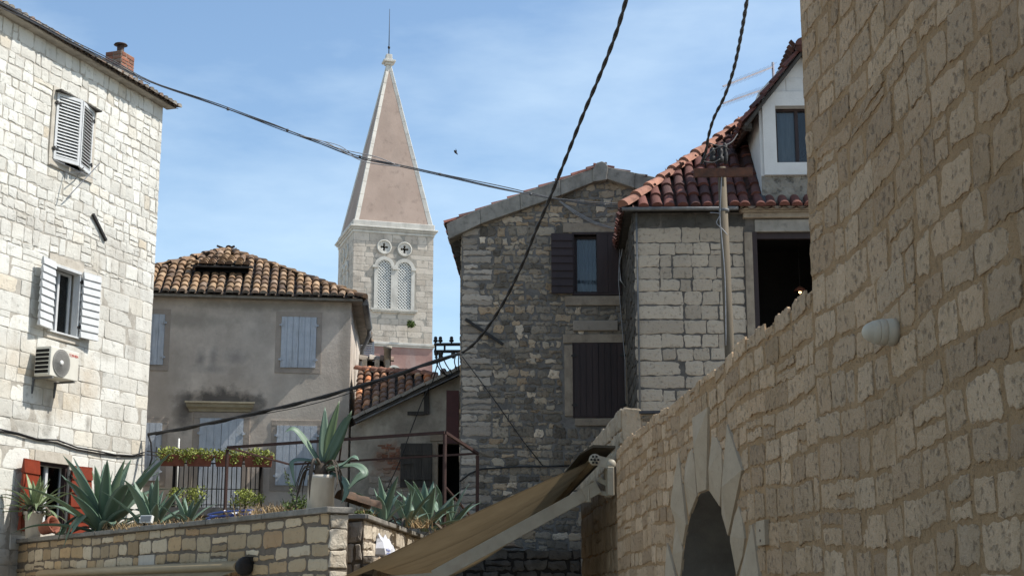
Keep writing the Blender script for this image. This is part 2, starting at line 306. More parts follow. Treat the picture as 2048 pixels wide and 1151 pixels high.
# ------------------------------------------------------------------ stones, walls and tiles
def clip(poly, conv):
    """clip (x,z) polygon against a counter-clockwise convex outline"""
    out = poly
    for k in range(len(conv)):
        (ax, az), (bx, bz) = conv[k], conv[(k + 1) % len(conv)]
        src, out = out, []
        side = lambda p: (bx - ax) * (p[1] - az) - (bz - az) * (p[0] - ax)
        for i in range(len(src)):
            p, q = src[i - 1], src[i]; sp, sq = side(p), side(q)
            if (sp >= 0) != (sq >= 0):
                t = sp / (sp - sq); out.append((p[0] + (q[0] - p[0]) * t, p[1] + (q[1] - p[1]) * t))
            if sq >= 0: out.append(q)
        if len(out) < 3: return []
    return out
def stone(mb, poly, gap, d, jit, mi, step, rg=None, dome=.5, crr=(.03, .13)):
    rg = rg or rnd
    xs = [p[0] for p in poly]; zs = [p[1] for p in poly]
    wx, hz = max(xs) - min(xs), max(zs) - min(zs)
    if wx < gap * 2.2 or hz < gap * 2.2: return
    cx, cz = sum(xs) / len(xs), sum(zs) / len(zs)
    cx, cz = (max(xs) + min(xs)) / 2, (max(zs) + min(zs)) / 2
    sx, sz = 1 - gap / wx, 1 - gap / hz
    P = [(cx + (x - cx) * sx, cz + (z - cz) * sz) for x, z in poly]
    pts = []; cr = min(wx, hz) * rg.uniform(*crr)
    for k in range(len(P)):
        a, b, c = Vector(P[k - 1]), Vector(P[k]), Vector(P[(k + 1) % len(P)])
        la, lc = (a - b).length, (c - b).length
        if la < 1e-5 or lc < 1e-5: continue
        pts.append(b + (a - b) / la * min(cr, la * .3)); pts.append(b + (c - b) / lc * min(cr, lc * .3))
        n = int((lc - 2 * min(cr, lc * .3)) / step)
        s, e = b + (c - b) / lc * min(cr, lc * .3), c + (b - c) / lc * min(cr, lc * .3)
        for j in range(1, n + 1): pts.append(s + (e - s) * (j / (n + 1)))
    pts = [p + Vector((rg.uniform(-jit, jit), rg.uniform(-jit, jit))) for p in pts]
    if len(pts) < 4: return
    C = Vector((cx, cz)); dd = d * rg.uniform(.55, 1.15); tx, tz = rg.uniform(-.03, .03), rg.uniform(-.03, .03)
    def ring(f, y, jy=0, jx=0):
        o = []
        for p in pts:
            q = C + (p - C) * f
            o.append((q.x + rg.uniform(-jx, jx), y + (q.x - cx) * tx * (y < 0) + (q.y - cz) * tz * (y < 0) + rg.uniform(-jy, jy), q.y + rg.uniform(-jx, jx)))
        return o
    i = mb.n(); k = len(pts)
    mb.loft([ring(1.0, .008), ring(.985, -dd * .55, d * .1), ring(.90, -dd, d * .14), ring(.55, -dd - d * dome * rg.uniform(.2, 1), d * .25, jit * .8)], mi, False, False)
    mb.face([i + 3 * k + a for a in range(k)], mi)
def stone_field(mb, u0, u1, z0, z1, outline=None, holes=(), ch=(.16, .22), sw=(.14, .32), gap=.02, d=.02, jit=.008, mi=1, step=.1,
                skip=None, seed=1, wav=0.0, quoin=None, qi=2, dome=.5, ragged=0.0, pj=0.0, crr=(.03, .13)):
    rg = random.Random(seed); z = z0; zs = [z0]
    while z < z1 - ch[0] * .6: z += rg.uniform(*ch); zs.append(z)
    zs[-1] = z1
    for hz in sorted(h for q in holes for h in (q[2], q[3])):
        if z0 < hz < z1:
            k = min(range(1, len(zs) - 1), key=lambda i: abs(zs[i] - hz)) if len(zs) > 2 else 0
            if k: zs[k] = hz
    zs = sorted(zs); ph = rg.uniform(0, 6)
    wv = lambda u: wav * (math.sin(u * 1.3 + ph) + .6 * math.sin(u * 3.1 + ph * 2))
    for a, b in zip(zs, zs[1:]):
        if b - a < .03: continue
        spans = [(u0, u1)]
        for h in holes:
            if h[2] < b - .012 and h[3] > a + .012:
                nx = []
                for s, e in spans:
                    if h[1] <= s or h[0] >= e: nx.append((s, e)); continue
                    if h[0] > s + .02: nx.append((s, h[0]))
                    if h[1] < e - .02: nx.append((h[1], e))
                spans = nx
        par = rg.random() < .5
        for s, e in spans:
            u = s; first = True
            while u < e - .015:
                wdt = rg.uniform(*sw) * (1 if rg.random() < .85 else 1.35)
                q = False
                if quoin and first and s == u0: wdt = quoin[0] if par else quoin[1]; q = True
                first = False
                v = min(u + wdt, e)
                if e - v < sw[0] * .55: v = e
                zb = [a + wv(u), a + wv(v), b + wv(v), b + wv(u)]
                j = lambda k=1.0: rg.uniform(-jit, jit) * 1.3 * k + rg.uniform(-pj, pj)
                tops = b - a
                poly = [(u + j(), zb[0] + j()), (v + j(), zb[1] + j()), (v + j(), zb[2] + j()), (u + j(), zb[3] + j())]
                if b == z1 and ragged: dz = rg.uniform(-ragged, ragged); poly[2] = (poly[2][0], poly[2][1] + dz); poly[3] = (poly[3][0], poly[3][1] + dz + j())
                if outline: poly = clip(poly, outline)
                if len(poly) >= 3 and not (skip and skip((u + v) / 2, (a + b) / 2, v - u)):
                    # now and then a block is split into two thin ones
                    if rg.random() < .10 and len(poly) == 4 and not q and ch[1] > .14:
                        t = rg.uniform(.4, .6); l_ = tuple(Vector(poly[0]).lerp(Vector(poly[3]), t)); r_ = tuple(Vector(poly[1]).lerp(Vector(poly[2]), t))
                        stone(mb, [poly[0], poly[1], r_, l_], gap, d, jit, mi, step, rg, dome, crr); stone(mb, [l_, r_, poly[2], poly[3]], gap, d, jit, mi, step, rg, dome, crr)
                    else: stone(mb, poly, gap * rg.uniform(.7, 1.4), d, jit, qi if q else mi, step, rg, dome, crr)
                u = v
def base_wall(mb, u0, u1, z0, z1, outline=None, holes=(), m=0, rev=.25, y=0, revm=None):
    """the mortar sheet behind the stones, with holes and their reveals"""
    us = sorted({u0, u1, *[h[k] for h in holes for k in (0, 1)]}); zs = sorted({z0, z1, *[h[k] for h in holes for k in (2, 3)]})
    for a, b in zip(us, us[1:]):
        for c, d in zip(zs, zs[1:]):
            mu, mz = (a + b) / 2, (c + d) / 2
            if any(h[0] < mu < h[1] and h[2] < mz < h[3] for h in holes): continue
            p = [(a, c), (b, c), (b, d), (a, d)]
            if outline: p = clip(p, outline)
            if len(p) >= 3: mb.poly([(x, y, z) for x, z in p], m)
    for h in holes: reveal(mb, *h, rev, m if revm is None else revm, y)
def reveal(mb, a, b, c, d, dep, m=0, y=0):
    for p in (((a, y, c), (a, dep, c), (a, dep, d), (a, y, d)), ((b, y, c), (b, y, d), (b, dep, d), (b, dep, c)),
              ((a, y, c), (b, y, c), (b, dep, c), (a, dep, c)), ((a, y, d), (a, dep, d), (b, dep, d), (b, y, d))): mb.poly(p, m)
def shell(mb, u0, u1, y0, y1, z0, z1, m=0, front=False):
    """the sides and back of a building"""
    mb.poly([(u0, y0, z0), (u0, y0, z1), (u0, y1, z1), (u0, y1, z0)], m); mb.poly([(u1, y0, z0), (u1, y1, z0), (u1, y1, z1), (u1, y0, z1)], m)
    mb.poly([(u0, y1, z0), (u0, y1, z1), (u1, y1, z1), (u1, y1, z0)], m)
def inside(p, poly):
    c = False
    for k in range(len(poly)):
        (x0, y0), (x1, y1) = poly[k - 1], poly[k]
        if (y0 > p[1]) != (y1 > p[1]) and p[0] < (x1 - x0) * (p[1] - y0) / (y1 - y0) + x0: c = not c
    return c
def tiles(mb, o, a, s, poly, w_=.2, e=.33, r=.085, mi=0, pi=1, endm=None, lift=.03, seed=3, under=None, n=6):
    """barrel tiles on a roof plane: o = corner, a = unit along the eave, s = unit up the slope, poly in (along, up) coordinates"""
    rg = random.Random(seed); o, a, s = Vector(o), Vector(a).normalized(), Vector(s).normalized(); nn = a.cross(s).normalized()
    if nn.z < 0: nn = -nn
    if under is not None: mb.poly([o + a * x + s * y - nn * .02 for x, y in poly], under)
    x0, x1 = min(p[0] for p in poly), max(p[0] for p in poly); y0, y1 = min(p[1] for p in poly), max(p[1] for p in poly)
    for i in range(int((x1 - x0) / w_) + 1):
        ax = x0 + (i + .5) * w_
        off = rg.uniform(-.02, .02)
        for j in range(int((y1 - y0) / e) + 2):
            sy = y0 + j * e
            for conc in (False, True):
                bx = ax + (w_ / 2 if conc else 0)
                if not (inside((bx, sy + .02), poly) or (inside((bx, sy + e * .8), poly) and j == 0)): continue
                lo, hi = sy - .03 + rg.uniform(-.012, .012), sy + e * 1.12
                if not conc and not inside((bx, min(hi, y1)), poly) and not inside((bx, sy + e * .5), poly): continue
                if not conc and j > 0 and rg.random() < .05: lo -= rg.uniform(.03, .09); hi -= .05
                sk = rg.uniform(-.014, .014) * (1 if rg.random() < .9 else 3); rr0, rr1 = r * rg.uniform(.95, 1.06), r * rg.uniform(.78, .86)
                rings = []
                for t, rr, h in ((lo, rr0, lift + .022), (hi, rr1, lift - .012)):
                    c = o + a * (bx + off + (sk if t == hi else -sk)) + s * t + nn * h
                    rings.append([c + a * (rr * math.cos(math.pi * k / n)) + nn * (rr * .85 * math.sin(math.pi * k / n) * (-.7 if conc else 1) - (.005 if conc else 0)) for k in range(n + 1)])
                i0 = mb.n(); m = pi if conc else mi
                mb.loft(rings, m, False, True, False)
                if not conc:
                    mb.face([i0 + k for k in range(n + 1)], endm if (endm is not None and j == 0) else m)
def ridge(mb, p, q, r=.11, ln=.4, mi=0, seed=2, n=6):
    rg = random.Random(seed); p, q = Vector(p), Vector(q); L = (q - p).length; t = (q - p).normalized()
    sd_ = t.cross(Vector((0, 0, 1))).normalized(); up = sd_.cross(t)
    k = int(L / ln) + 1
    for j in range(k):
        a, b = p + t * (L * j / k - .03), p + t * (L * (j + 1) / k + .04)
        rings = []
        for c, rr, h in ((a, r * rg.uniform(1, 1.1), .03), (b, r * .84, .0)):
            rings.append([c + up * (h - .02) + sd_ * (rr * math.cos(math.pi * x / n)) + up * (rr * math.sin(math.pi * x / n)) for x in range(n + 1)])
        i0 = mb.n(); mb.loft(rings, mi, False, True, False); mb.face([i0 + x for x in range(n + 1)], mi)
# ------------------------------------------------------------------ windows and shutters
def panel_mb(wd, ht, kind='planks', n=8, th=.035, vertical=False):
    """a shutter leaf: hinge edge at x=0, face towards -y, standing on z=0"""
    mb = MB()
    if kind == 'louvre':
        f = .055
        for b in ((0, f, 0, ht), (wd - f, wd, 0, ht), (f, wd - f, 0, f * 1.3), (f, wd - f, ht - f * 1.1, ht)): mb.box(b[0], b[1], 0, th, b[2], b[3])
        k = int((ht - 2.4 * f) / .062)
        for j in range(k):
            z = f * 1.3 + (j + .5) * (ht - 2.4 * f) / k; i0 = mb.n()
            mb.box(f - .005, wd - f + .005, -.004, .004, -.034, .034)
            mb.xf(Matrix.Translation((0, th / 2, z)) @ Matrix.Rotation(R(-42), 4, 'X'), i0)
    elif vertical:
        for j in range(n):
            a, b = wd * j / n, wd * (j + 1) / n
            mb.box(a + .005, b - .005, U(0, .005), th, 0, ht)
        mb.box(0, wd, .02, th - .003, .004, ht - .004)
    else:
        mb.box(.004, wd - .004, .014, th - .002, .004, ht - .004)
        for j in range(n):
            a, b = ht * j / n, ht * (j + 1) / n
            mb.loft([[(0, y0, z0), (wd, y0, z0), (wd, .016, z0), (0, .016, z0)] for y0, z0 in ((-.016 + U(-.002, .002), a + .002), (-.013, a + (b - a) * .2), (.008, b - .004))], 0, True, False)
            mb.loft([[(0, .02, z0), (wd, .02, z0), (wd, y0, z0), (0, y0, z0)] for y0, z0 in ((.054 + U(-.002, .002), a + .002), (.050, a + (b - a) * .2), (.030, b - .006))], 0, True, False)
    return mb
def shutter(parent, hinge, ht, wd, angle, mats, right=False, kind='planks', n=8, vertical=False, name='shutter', iron=None):
    """angle 0 = closed in the wall plane, 180 = folded back flat on the wall; right = hinged at the opening's right edge"""
    mb = panel_mb(wd, ht, kind, n, vertical=vertical)
    if right: mb.xf(Matrix.Translation((0, 0, 0)) @ Matrix.Scale(-1, 4, (1, 0, 0)))
    a = R(angle) * (1 if right else -1)
    mb.xf(Matrix.Translation(hinge) @ Matrix.Rotation(a, 4, 'Z'))
    o = mb.build(name, mats, parent)
    if iron:
        for z in (ht * .14, ht * .82):
            hb = MB(); hb.box(-.05, wd * .16, -.012, -.003, z, z + .035); hb.box(-.012, .02, -.02, .03, z - .015, z + .06)
            if right: hb.xf(Matrix.Scale(-1, 4, (1, 0, 0)))
            hb.xf(Matrix.Translation(hinge) @ Matrix.Rotation(a, 4, 'Z')); hb.build('hinge', iron, o)
    return o
def surround(parent, h, wd, mats, y=-.03, top=None, bot=None, sill=0, name='frame', bevel=.008, dep=.02):
    a, b, c, d = h; mb = MB(); t, s = top or wd, bot or wd
    mb.box(a - wd, a, y, dep, c, d); mb.box(b, b + wd, y, dep, c, d)
    mb.box(a - wd, b + wd, y - .004, dep, d, d + t); mb.box(a - wd, b + wd, y - .004 - sill, dep, c - s, c)
    return mb.build(name, mats, parent, bevel=bevel)
def sash(parent, h, dep, mats, wd=.05, mull=True, glass=m_glass, gdep=.03, name='sash'):
    a, b, c, d = h; mb = MB(); e = .002
    mb.box(a + e, a + wd, dep, dep + .05, c + e, d - e); mb.box(b - wd, b - e, dep, dep + .05, c + e, d - e)
    mb.box(a + wd, b - wd, dep, dep + .05, c + e, c + wd); mb.box(a + wd, b - wd, dep, dep + .05, d - wd, d - e)
    if mull: m = (a + b) / 2; mb.box(m - wd * .6, m + wd * .6, dep - .005, dep + .045, c + wd, d - wd)
    f = mb.build(name, mats, parent)
    g = MB(); g.box(a + wd * .8, b - wd * .8, dep + gdep, dep + gdep + .006, c + wd * .8, d - wd * .8); g.build('pane', glass, f)
    return f
def room(mb, h, dep, depth, m):
    a, b, c, d = h; e = .25
    mb.poly([(a - e, dep + depth, c - e), (b + e, dep + depth, c - e), (b + e, dep + depth, d + e), (a - e, dep + depth, d + e)], m)
    A, B, C, D = a - e, b + e, c - e, d + e; y, y1 = dep, dep + depth
    for p in (((A, y, C), (A, y1, C), (A, y1, D), (A, y, D)), ((B, y, C), (B, y, D), (B, y1, D), (B, y1, C)), ((A, y, C), (B, y, C), (B, y1, C), (A, y1, C)), ((A, y, D), (A, y1, D), (B, y1, D), (B, y, D))): mb.poly(p, m)
    # close the strip between the reveal and the room
    for p in (((A, y, C), (a, y, C), (a, y, D), (A, y, D)), ((b, y, C), (B, y, C), (B, y, D), (b, y, D)), ((a, y, C), (b, y, C), (b, y, c), (a, y, c)), ((a, y, d), (b, y, d), (b, y, D), (a, y, D))): mb.poly(p, m)
def curtain(parent, a, b, c, d, y, mats, waves=5, amp=.02, name='curtain'):
    mb = MB(); n = waves * 6
    rows = []
    for z in (c, d): rows.append([(a + (b - a) * k / n, y + amp * math.sin(2 * math.pi * waves * k / n) * (1.1 if z == c else .7), z) for k in range(n + 1)])
    mb.loft(rows, 0, False, True, False); return mb.build(name, mats, parent)

# ================================================================== ground and terrace floor
g = MB(); g.poly([(-400, -200, 0), (400, -200, 0), (400, 900, 0), (-400, 900, 0)])
tag(g.build('ground', m_paving), None, None, None, 'structure')

# ================================================================== left white stone house
Z = lambda F, x, y, d=0: F.q(x, y, d)[1]
Uu = lambda F, x, y, d=0: F.q(x, y, d)[0]
lh = thing('stone_house', 'tall white stone house with louvred shutters and an air conditioner at the left edge', 'house', LW, (-3, 0, 0))
zt = Z(LW, 328, 216); zmid = Z(LW, 150, 530)
h_up = (Uu(LW, 107, 250), Uu(LW, 182, 270), Z(LW, 104, 318), Z(LW, 107, 182))
h_lo = (Uu(LW, 97, 600), Uu(LW, 156, 610), Z(LW, 92, 662), Z(LW, 100, 524))
h_bt = (Uu(LW, 67, 990), Uu(LW, 134, 990), Z(LW, 66, 1064), Z(LW, 66, 920))
hs = [h_up, h_lo, h_bt]
mb = MB(); UL = -7.5
base_wall(mb, UL, 0, 0, zt, None, hs, 0, .3)
shell(mb, UL, 0, 0, 7, 0, zt, 0)
big = lambda h, l, r, b, t: (h[0] - l, h[1] + r, h[2] - b, h[3] + t)
sh_ = [big(h_up, .12, .1, .16, .1), big(h_lo, .09, .09, .12, .2), big(h_bt, .02, .02, .05, .2)]
stone_field(mb, UL, 0, zmid, zt, None, sh_, (.19, .27), (.16, .36), .018, .011, .010, 1, .08, seed=4, wav=.018, dome=.4, pj=.014)
stone_field(mb, UL, 0, 0, zmid, None, sh_, (.27, .38), (.32, .8), .009, .007, .004, 1, .2, seed=5, dome=.25)
mb.build('wall', [m_limemortar, m_lime], lh)
for h in hs: dk = MB(); room(dk, h, .3, 1.2, 0); dk.build('interior', m_dark, lh)
# roof: eave slab, tiles, verge
mb = MB(); sl = R(16); ov = .27
mb.box(UL, .16, -ov + .05, .0, zt - .005, zt + .018, 4)
tiles(mb, (UL, -ov, zt + .02), (1, 0, 0), (0, math.cos(sl), math.sin(sl)), [(0, 0), (-UL + .22, 0), (-UL + .22, 4.2), (0, 4.2)], .19, .33, .08, 0, 1, 3, .012, 8, 2)
mb.poly([(UL, 3.6, zt + 1.2), (.3, 3.6, zt + 1.2), (.3, 7.3, zt + .05), (UL, 7.3, zt + .05)], 2)
mb.poly([(.0, 0, zt), (.0, 7, zt), (.0, 3.6, zt + 1.12)], 2)
rf = mb.build('roof', [m_tile, m_pan, m_oldwood, m_tilegrey, m_limemortar], lh)
cu = Uu(LW, 238, 150, .75); cz = zt + .02 + (.75 + ov) * math.tan(sl)
mb = MB(); mb.box(cu - .24, cu + .24, .55, .95, cz - .3, Z(LW, 238, 97, .55), 0)
i0 = mb.n(); stone_field(mb, cu - .24, cu + .24, cz - .3, Z(LW, 238, 97, .55), None, (), (.075, .085), (.16, .25), .014, .010, .003, 1, .2, seed=9); mb.xf(Matrix.Translation((0, .55, 0)), i0)
i0 = mb.n(); stone_field(mb, 0, .4, cz - .3, Z(LW, 238, 97, .55), None, (), (.075, .085), (.16, .25), .014, .010, .003, 1, .2, seed=10)
mb.xf(Matrix.Translation((cu - .24, .95, 0)) @ Matrix.Rotation(R(-90), 4, 'Z'), i0)
ch = mb.build('chimney', [m_brickmortar, m_brick], rf)
mb = MB(); zc = Z(LW, 238, 97, .55)
mb.lathe([(.075, zc - .02), (.075, zc + .2), (.07, zc + .2)], (cu, .75, 0)); mb.lathe([(.02, zc + .22), (.15, zc + .225), (.13, zc + .25), (.02, zc + .275)], (cu, .75, 0))
for k in range(3):
    a = 2.1 * k; mb.bar((cu + .07 * math.cos(a), .75 + .07 * math.sin(a), zc + .17), (cu + .07 * math.cos(a), .75 + .07 * math.sin(a), zc + .235), .012, .012)
mb.build('flue_pipe', m_flue, rf)
# windows
w1 = surround(lh, h_up, .11, m_trim, -.03, .1, .14)
w1.name = 'window'; ht, wd = h_up[3] - h_up[2], (h_up[1] - h_up[0]) / 2
shutter(w1, (h_up[0], -.05, h_up[2]), ht, wd, 17, m_louvre, False, 'louvre', iron=m_iron)
shutter(w1, (h_up[1], -.05, h_up[2]), ht, wd, 15, m_louvre, True, 'louvre', iron=m_iron)
mb = MB(); mb.box(h_up[0] - .05, h_up[1] + .1, -.16, 0, h_up[3] + .0, h_up[3] + .03); mb.build('drip_board', m_oldwood, w1)
sash(w1, h_up, .15, m_louvre)
mb = MB(); zz = h_up[2] - .04
mb.bar((h_up[0] - .05, -.10, zz), (h_up[1] + .12, -.10, zz - .02), .012, .012); mb.bar((h_up[0] + .4, 0, zz - .12), (h_up[0] + .4, -.5, zz - .16), .02, .02)
a_, b_ = LW.q(200, 326, -.5), LW.q(132, 398, -.1)
mb.bar((a_[0], -.5, a_[1]), (b_[0], -.1, b_[1]), .02, .02); mb.bar((a_[0] - .1, 0, a_[1] - .35), (a_[0] - .3, -.35, a_[1] - .15), .015, .015)
mb.build('drying_bracket', m_wiregrey, lh)
w2 = surround(lh, h_lo, .085, m_trim, -.025, .17, .11); w2.name = 'window'
ht, wd = h_lo[3] - h_lo[2], (h_lo[1] - h_lo[0]) / 2
mb = MB(); e = .05
mb.box(h_lo[0], h_lo[0] + e, -.05, .1, h_lo[2] + .03, h_lo[3] - .04); mb.box(h_lo[1] - e, h_lo[1], -.05, .1, h_lo[2] + .03, h_lo[3] - .04)
mb.box(h_lo[0], h_lo[1], -.06, .1, h_lo[3] - .06, h_lo[3] - .002); mb.box(h_lo[0] - .02, h_lo[1] + .02, -.08, .12, h_lo[2] + .001, h_lo[2] + .035); mb.build('casing', m_louvre, w2, bevel=.004)
shutter(w2, (h_lo[0] + .01, -.075, h_lo[2] + .03), ht - .02, wd + .05, 170, m_louvre, False, 'planks', 9, iron=m_iron)
shutter(w2, (h_lo[1] - .01, -.075, h_lo[2] + .03), ht - .02, wd + .02, 172, m_louvre, True, 'planks', 9, iron=m_iron)
sash(w2, (h_lo[0] + .06, h_lo[1] - .06, h_lo[2] + .04, h_lo[3] - .06), .14, m_louvre, .05)
curtain(w2, h_lo[0] + .1, h_lo[1] - .1, h_lo[2] + .06, h_lo[3] - .1, .26, m_curtain)
w3 = surround(lh, (h_bt[0], h_bt[1], h_bt[2], h_bt[3]), .06, m_trim, -.02, .2, .08); w3.name = 'window'
ht, wd = h_bt[3] - h_bt[2], (h_bt[1] - h_bt[0]) / 2
shutter(w3, (h_bt[0], -.06, h_bt[2]), ht, wd + .08, 171, m_redwood, False, 'planks', 5, iron=m_iron)
shutter(w3, (h_bt[1], -.06, h_bt[2]), ht, wd, 168, m_redwood, True, 'planks', 5, iron=m_iron)
sash(w3, h_bt, .12, m_louvre, .06); mb = MB(); mb.box(h_bt[0], h_bt[1], .02, .1, h_bt[3] - .05, h_bt[3] - .003); mb.box(h_bt[1] - .07, h_bt[1] - .003, .02, .11, h_bt[2] + .01, h_bt[3] - .06); mb.build('casing', m_brownwood, w3)
curtain(w3, h_bt[0] + .08, h_bt[1] - .2, h_bt[2] + .06, h_bt[3] - .07, .24, m_curtain)
a_, b_ = LW.q(186, 428, -.04), LW.q(212, 481, -.04)
MB().bar((a_[0], -.04, a_[1]), (b_[0], -.04, b_[1]), .05, .05).build('wall_tie', m_iron, lh)
# pot on the lower sill
pu, pz = LW.q(132, 668, .0)[0], h_lo[2] + .036
solo('flower_pot', MB().lathe([(.05, 0), (.065, .09), (.078, .09), (.078, .12), (.066, .12), (.062, .05), (.001, .05)], (0, 0, 0)), m_terra, 'small empty terracotta pot on the sill of the open white shuttered window', 'flower pot', LW, (pu, -.02, pz))
# air conditioner
ad = -.44; a0, a1, z0, z1 = Uu(LW, 101, 720, ad), Uu(LW, 157, 735, ad), Z(LW, 99, 750, ad), Z(LW, 101, 690, ad)
ac = thing('air_conditioner', 'cream air conditioner unit mounted on the white stone wall under the open window', 'air conditioner', LW, ((a0 + a1) / 2, 0, z0))
mb = MB(); mb.box(a0, a1, ad, -.1, z0, z1); mb.build('case', m_ac, ac, bevel=.015)
fc, fz, fr_ = a0 + (a1 - a0) * .37, (z0 + z1) / 2, (z1 - z0) * .46
mb = MB()
for k in range(1, 9): mb.lathe([(fr_ * k / 8 - .009, -.012), (fr_ * k / 8, -.018), (fr_ * k / 8 + .003, -.004)], (fc, ad, fz), 28, 0, 'y')
for k in range(24):
    a = 2 * math.pi * k / 24; mb.bar((fc + .05 * math.cos(a), ad - .010, fz + .05 * math.sin(a)), (fc + fr_ * math.cos(a), ad - .010, fz + fr_ * math.sin(a)), .006, .006, up=(0, 1, 0))
fan = mb.build('fan_guard', m_acgrille, ac)
MB().lathe([(.001, -.024), (.045, -.024), (.05, -.004), (.001, -.003)], (fc, ad, fz), 16, 0, 'y').build('badge', m_pvc, fan)
mb = MB()
for k in range(6):
    z = z0 + (z1 - z0) * (.1 + .14 * k); mb.box(a0 - .012, a0 + .001, ad + .04, -.12, z, z + (z1 - z0) * .1)
mb.build('side_vent', m_dark, ac)
mb = MB()
for k in range(6):
    z = z0 + (z1 - z0) * (.065 + .14 * k); mb.box(a0 - .02, a0, ad + .04, -.12, z, z + .014)
mb.build('side_grille', m_ac, ac)
for x in (a0 + .1, a1 - .1): mb = MB(); mb.bar((x, 0, z0 - .02), (x, ad, z0 - .02), .04, .03); mb.bar((x, 0, z0 - .3), (x, -.03, z0 - .02), .04, .03); mb.build('bracket', m_zinc, ac)
def text_mesh(name, s, size, M, mt, parent=None, off=None, th=.002):
    cu_ = bpy.data.curves.new(name, 'FONT'); cu_.body = s; cu_.size = size; cu_.extrude = th; cu_.align_x = 'CENTER'; cu_.align_y = 'CENTER'
    t_ = bpy.data.objects.new(name, cu_); col.objects.link(t_)
    dg = bpy.context.evaluated_depsgraph_get(); me = bpy.data.meshes.new_from_object(t_.evaluated_get(dg))
    bpy.data.objects.remove(t_); bpy.data.curves.remove(cu_)
    me.transform(M); me.materials.clear(); me.materials.append(mt)
    o_ = Vector(off) if off is not None else (OFF.get(root(parent).name, Vector()) if parent else Vector())
    me.transform(Matrix.Translation(-o_))
    o = bpy.data.objects.new(name, me); col.objects.link(o)
    if parent: o.parent = parent
    return o
text_mesh('lettering', 'TOSHIBA', .07, Matrix.Translation((a1 - .17, ad - .003, z1 - .09)) @ Matrix.Rotation(R(90), 4, 'X'), m_redtext, ac)
# wire run along the wall
pts = [(-20, 858), (30, 868), (70, 880), (110, 884), (150, 897), (190, 905), (225, 912), (260, 913), (284, 908)]
for k, dz in enumerate((0, .035)):
    mb = MB(); mb.tube([(LW.q(x, y)[0], -.035 - .015 * k, LW.q(x, y)[1] + dz + U(-.015, .015)) for x, y in pts], .016, 6)
    solo('wall_cable', mb, m_wire, ['upper of the two black cables sagging across the white stone wall', 'lower of the two black cables sagging across the white stone wall'][1 - k], 'cable', LW, (-3, 0, 0), 'cables along the white wall')
mb = MB(); q_ = LW.q(300, 880, -.1)
mb.bar((.0, -.05, q_[1] - .22), (.45, -.10, q_[1] - .22), .02, .02); mb.bar((.3, -.08, q_[1] - .32), (.3, -.08, q_[1] - .1), .02, .02); mb.bar((.0, -.05, q_[1] - .29), (.4, -.10, q_[1] - .29), .02, .02)
mb.build('cable_bracket', m_iron, lh)

# ================================================================== plaster house
PB = (-3, 0, 0)
UW = -6.2; ez = Z(PH, 703, 601)
sp = lambda x, y, rx, rz, c, s, f=.35: ((PH.q(x, y)[0] - PB[0], 0, PH.q(x, y)[1]), (rx, 3, rz), c, s, f)
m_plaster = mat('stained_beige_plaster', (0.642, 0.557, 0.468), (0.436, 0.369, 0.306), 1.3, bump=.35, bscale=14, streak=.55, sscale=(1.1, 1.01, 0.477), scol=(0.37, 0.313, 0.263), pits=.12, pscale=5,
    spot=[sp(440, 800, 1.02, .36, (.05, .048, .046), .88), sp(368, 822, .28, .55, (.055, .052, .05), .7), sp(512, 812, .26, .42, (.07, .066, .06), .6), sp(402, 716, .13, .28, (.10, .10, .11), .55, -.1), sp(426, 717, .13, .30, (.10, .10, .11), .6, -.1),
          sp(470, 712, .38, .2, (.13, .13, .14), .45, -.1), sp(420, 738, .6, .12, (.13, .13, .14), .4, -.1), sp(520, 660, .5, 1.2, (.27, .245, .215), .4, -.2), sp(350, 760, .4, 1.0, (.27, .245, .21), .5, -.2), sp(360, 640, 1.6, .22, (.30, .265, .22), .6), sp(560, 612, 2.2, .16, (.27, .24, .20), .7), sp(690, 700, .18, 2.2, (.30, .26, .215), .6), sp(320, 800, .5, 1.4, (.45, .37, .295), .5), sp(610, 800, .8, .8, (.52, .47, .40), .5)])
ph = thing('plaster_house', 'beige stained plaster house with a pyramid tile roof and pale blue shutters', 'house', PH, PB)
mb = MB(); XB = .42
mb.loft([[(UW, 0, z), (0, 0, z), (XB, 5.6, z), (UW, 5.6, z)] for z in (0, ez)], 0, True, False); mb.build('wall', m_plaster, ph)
ap = Vector((-3.15, 2.8, Z(PH, 445, 500, 2.8))); o_ = .28; ze = ez + .02
mb = MB()
c4 = [Vector((UW - o_, -o_, ze)), Vector((o_, -o_, ze)), Vector((o_ + XB, 5.6 + o_, ze)), Vector((UW - o_, 5.6 + o_, ze))]
for k in range(4):
    A, B = c4[k], c4[(k + 1) % 4]; a = (B - A).normalized(); L = (B - A).length; t = (ap - A).dot(a); foot = A + a * t; s = (ap - foot); H = s.length; s.normalize()
    tiles(mb, A, a, s, [(0, 0), (L, 0), (t, H)], .205, .33, .088, 0, 1, 3, .03, 20 + k, 2)
    ridge(mb, A, ap, .11, .38, 0, 30 + k)
mb.poly([c4[3], c4[2], c4[1], c4[0]], 2)
# mortared eave band
mb.loft([[(UW - o_ + .03, -o_ + .03, z), (o_ - .03, -o_ + .03, z), (o_ + XB - .03, 5.6 + o_ - .03, z), (UW - o_ + .03, 5.6 + o_ - .03, z)] for z in (ze - .07, ze - .01)], 4, True, False)
rf = mb.build('roof', [m_tile, m_pan, m_oldwood, m_tilegrey, m_concrete], ph)
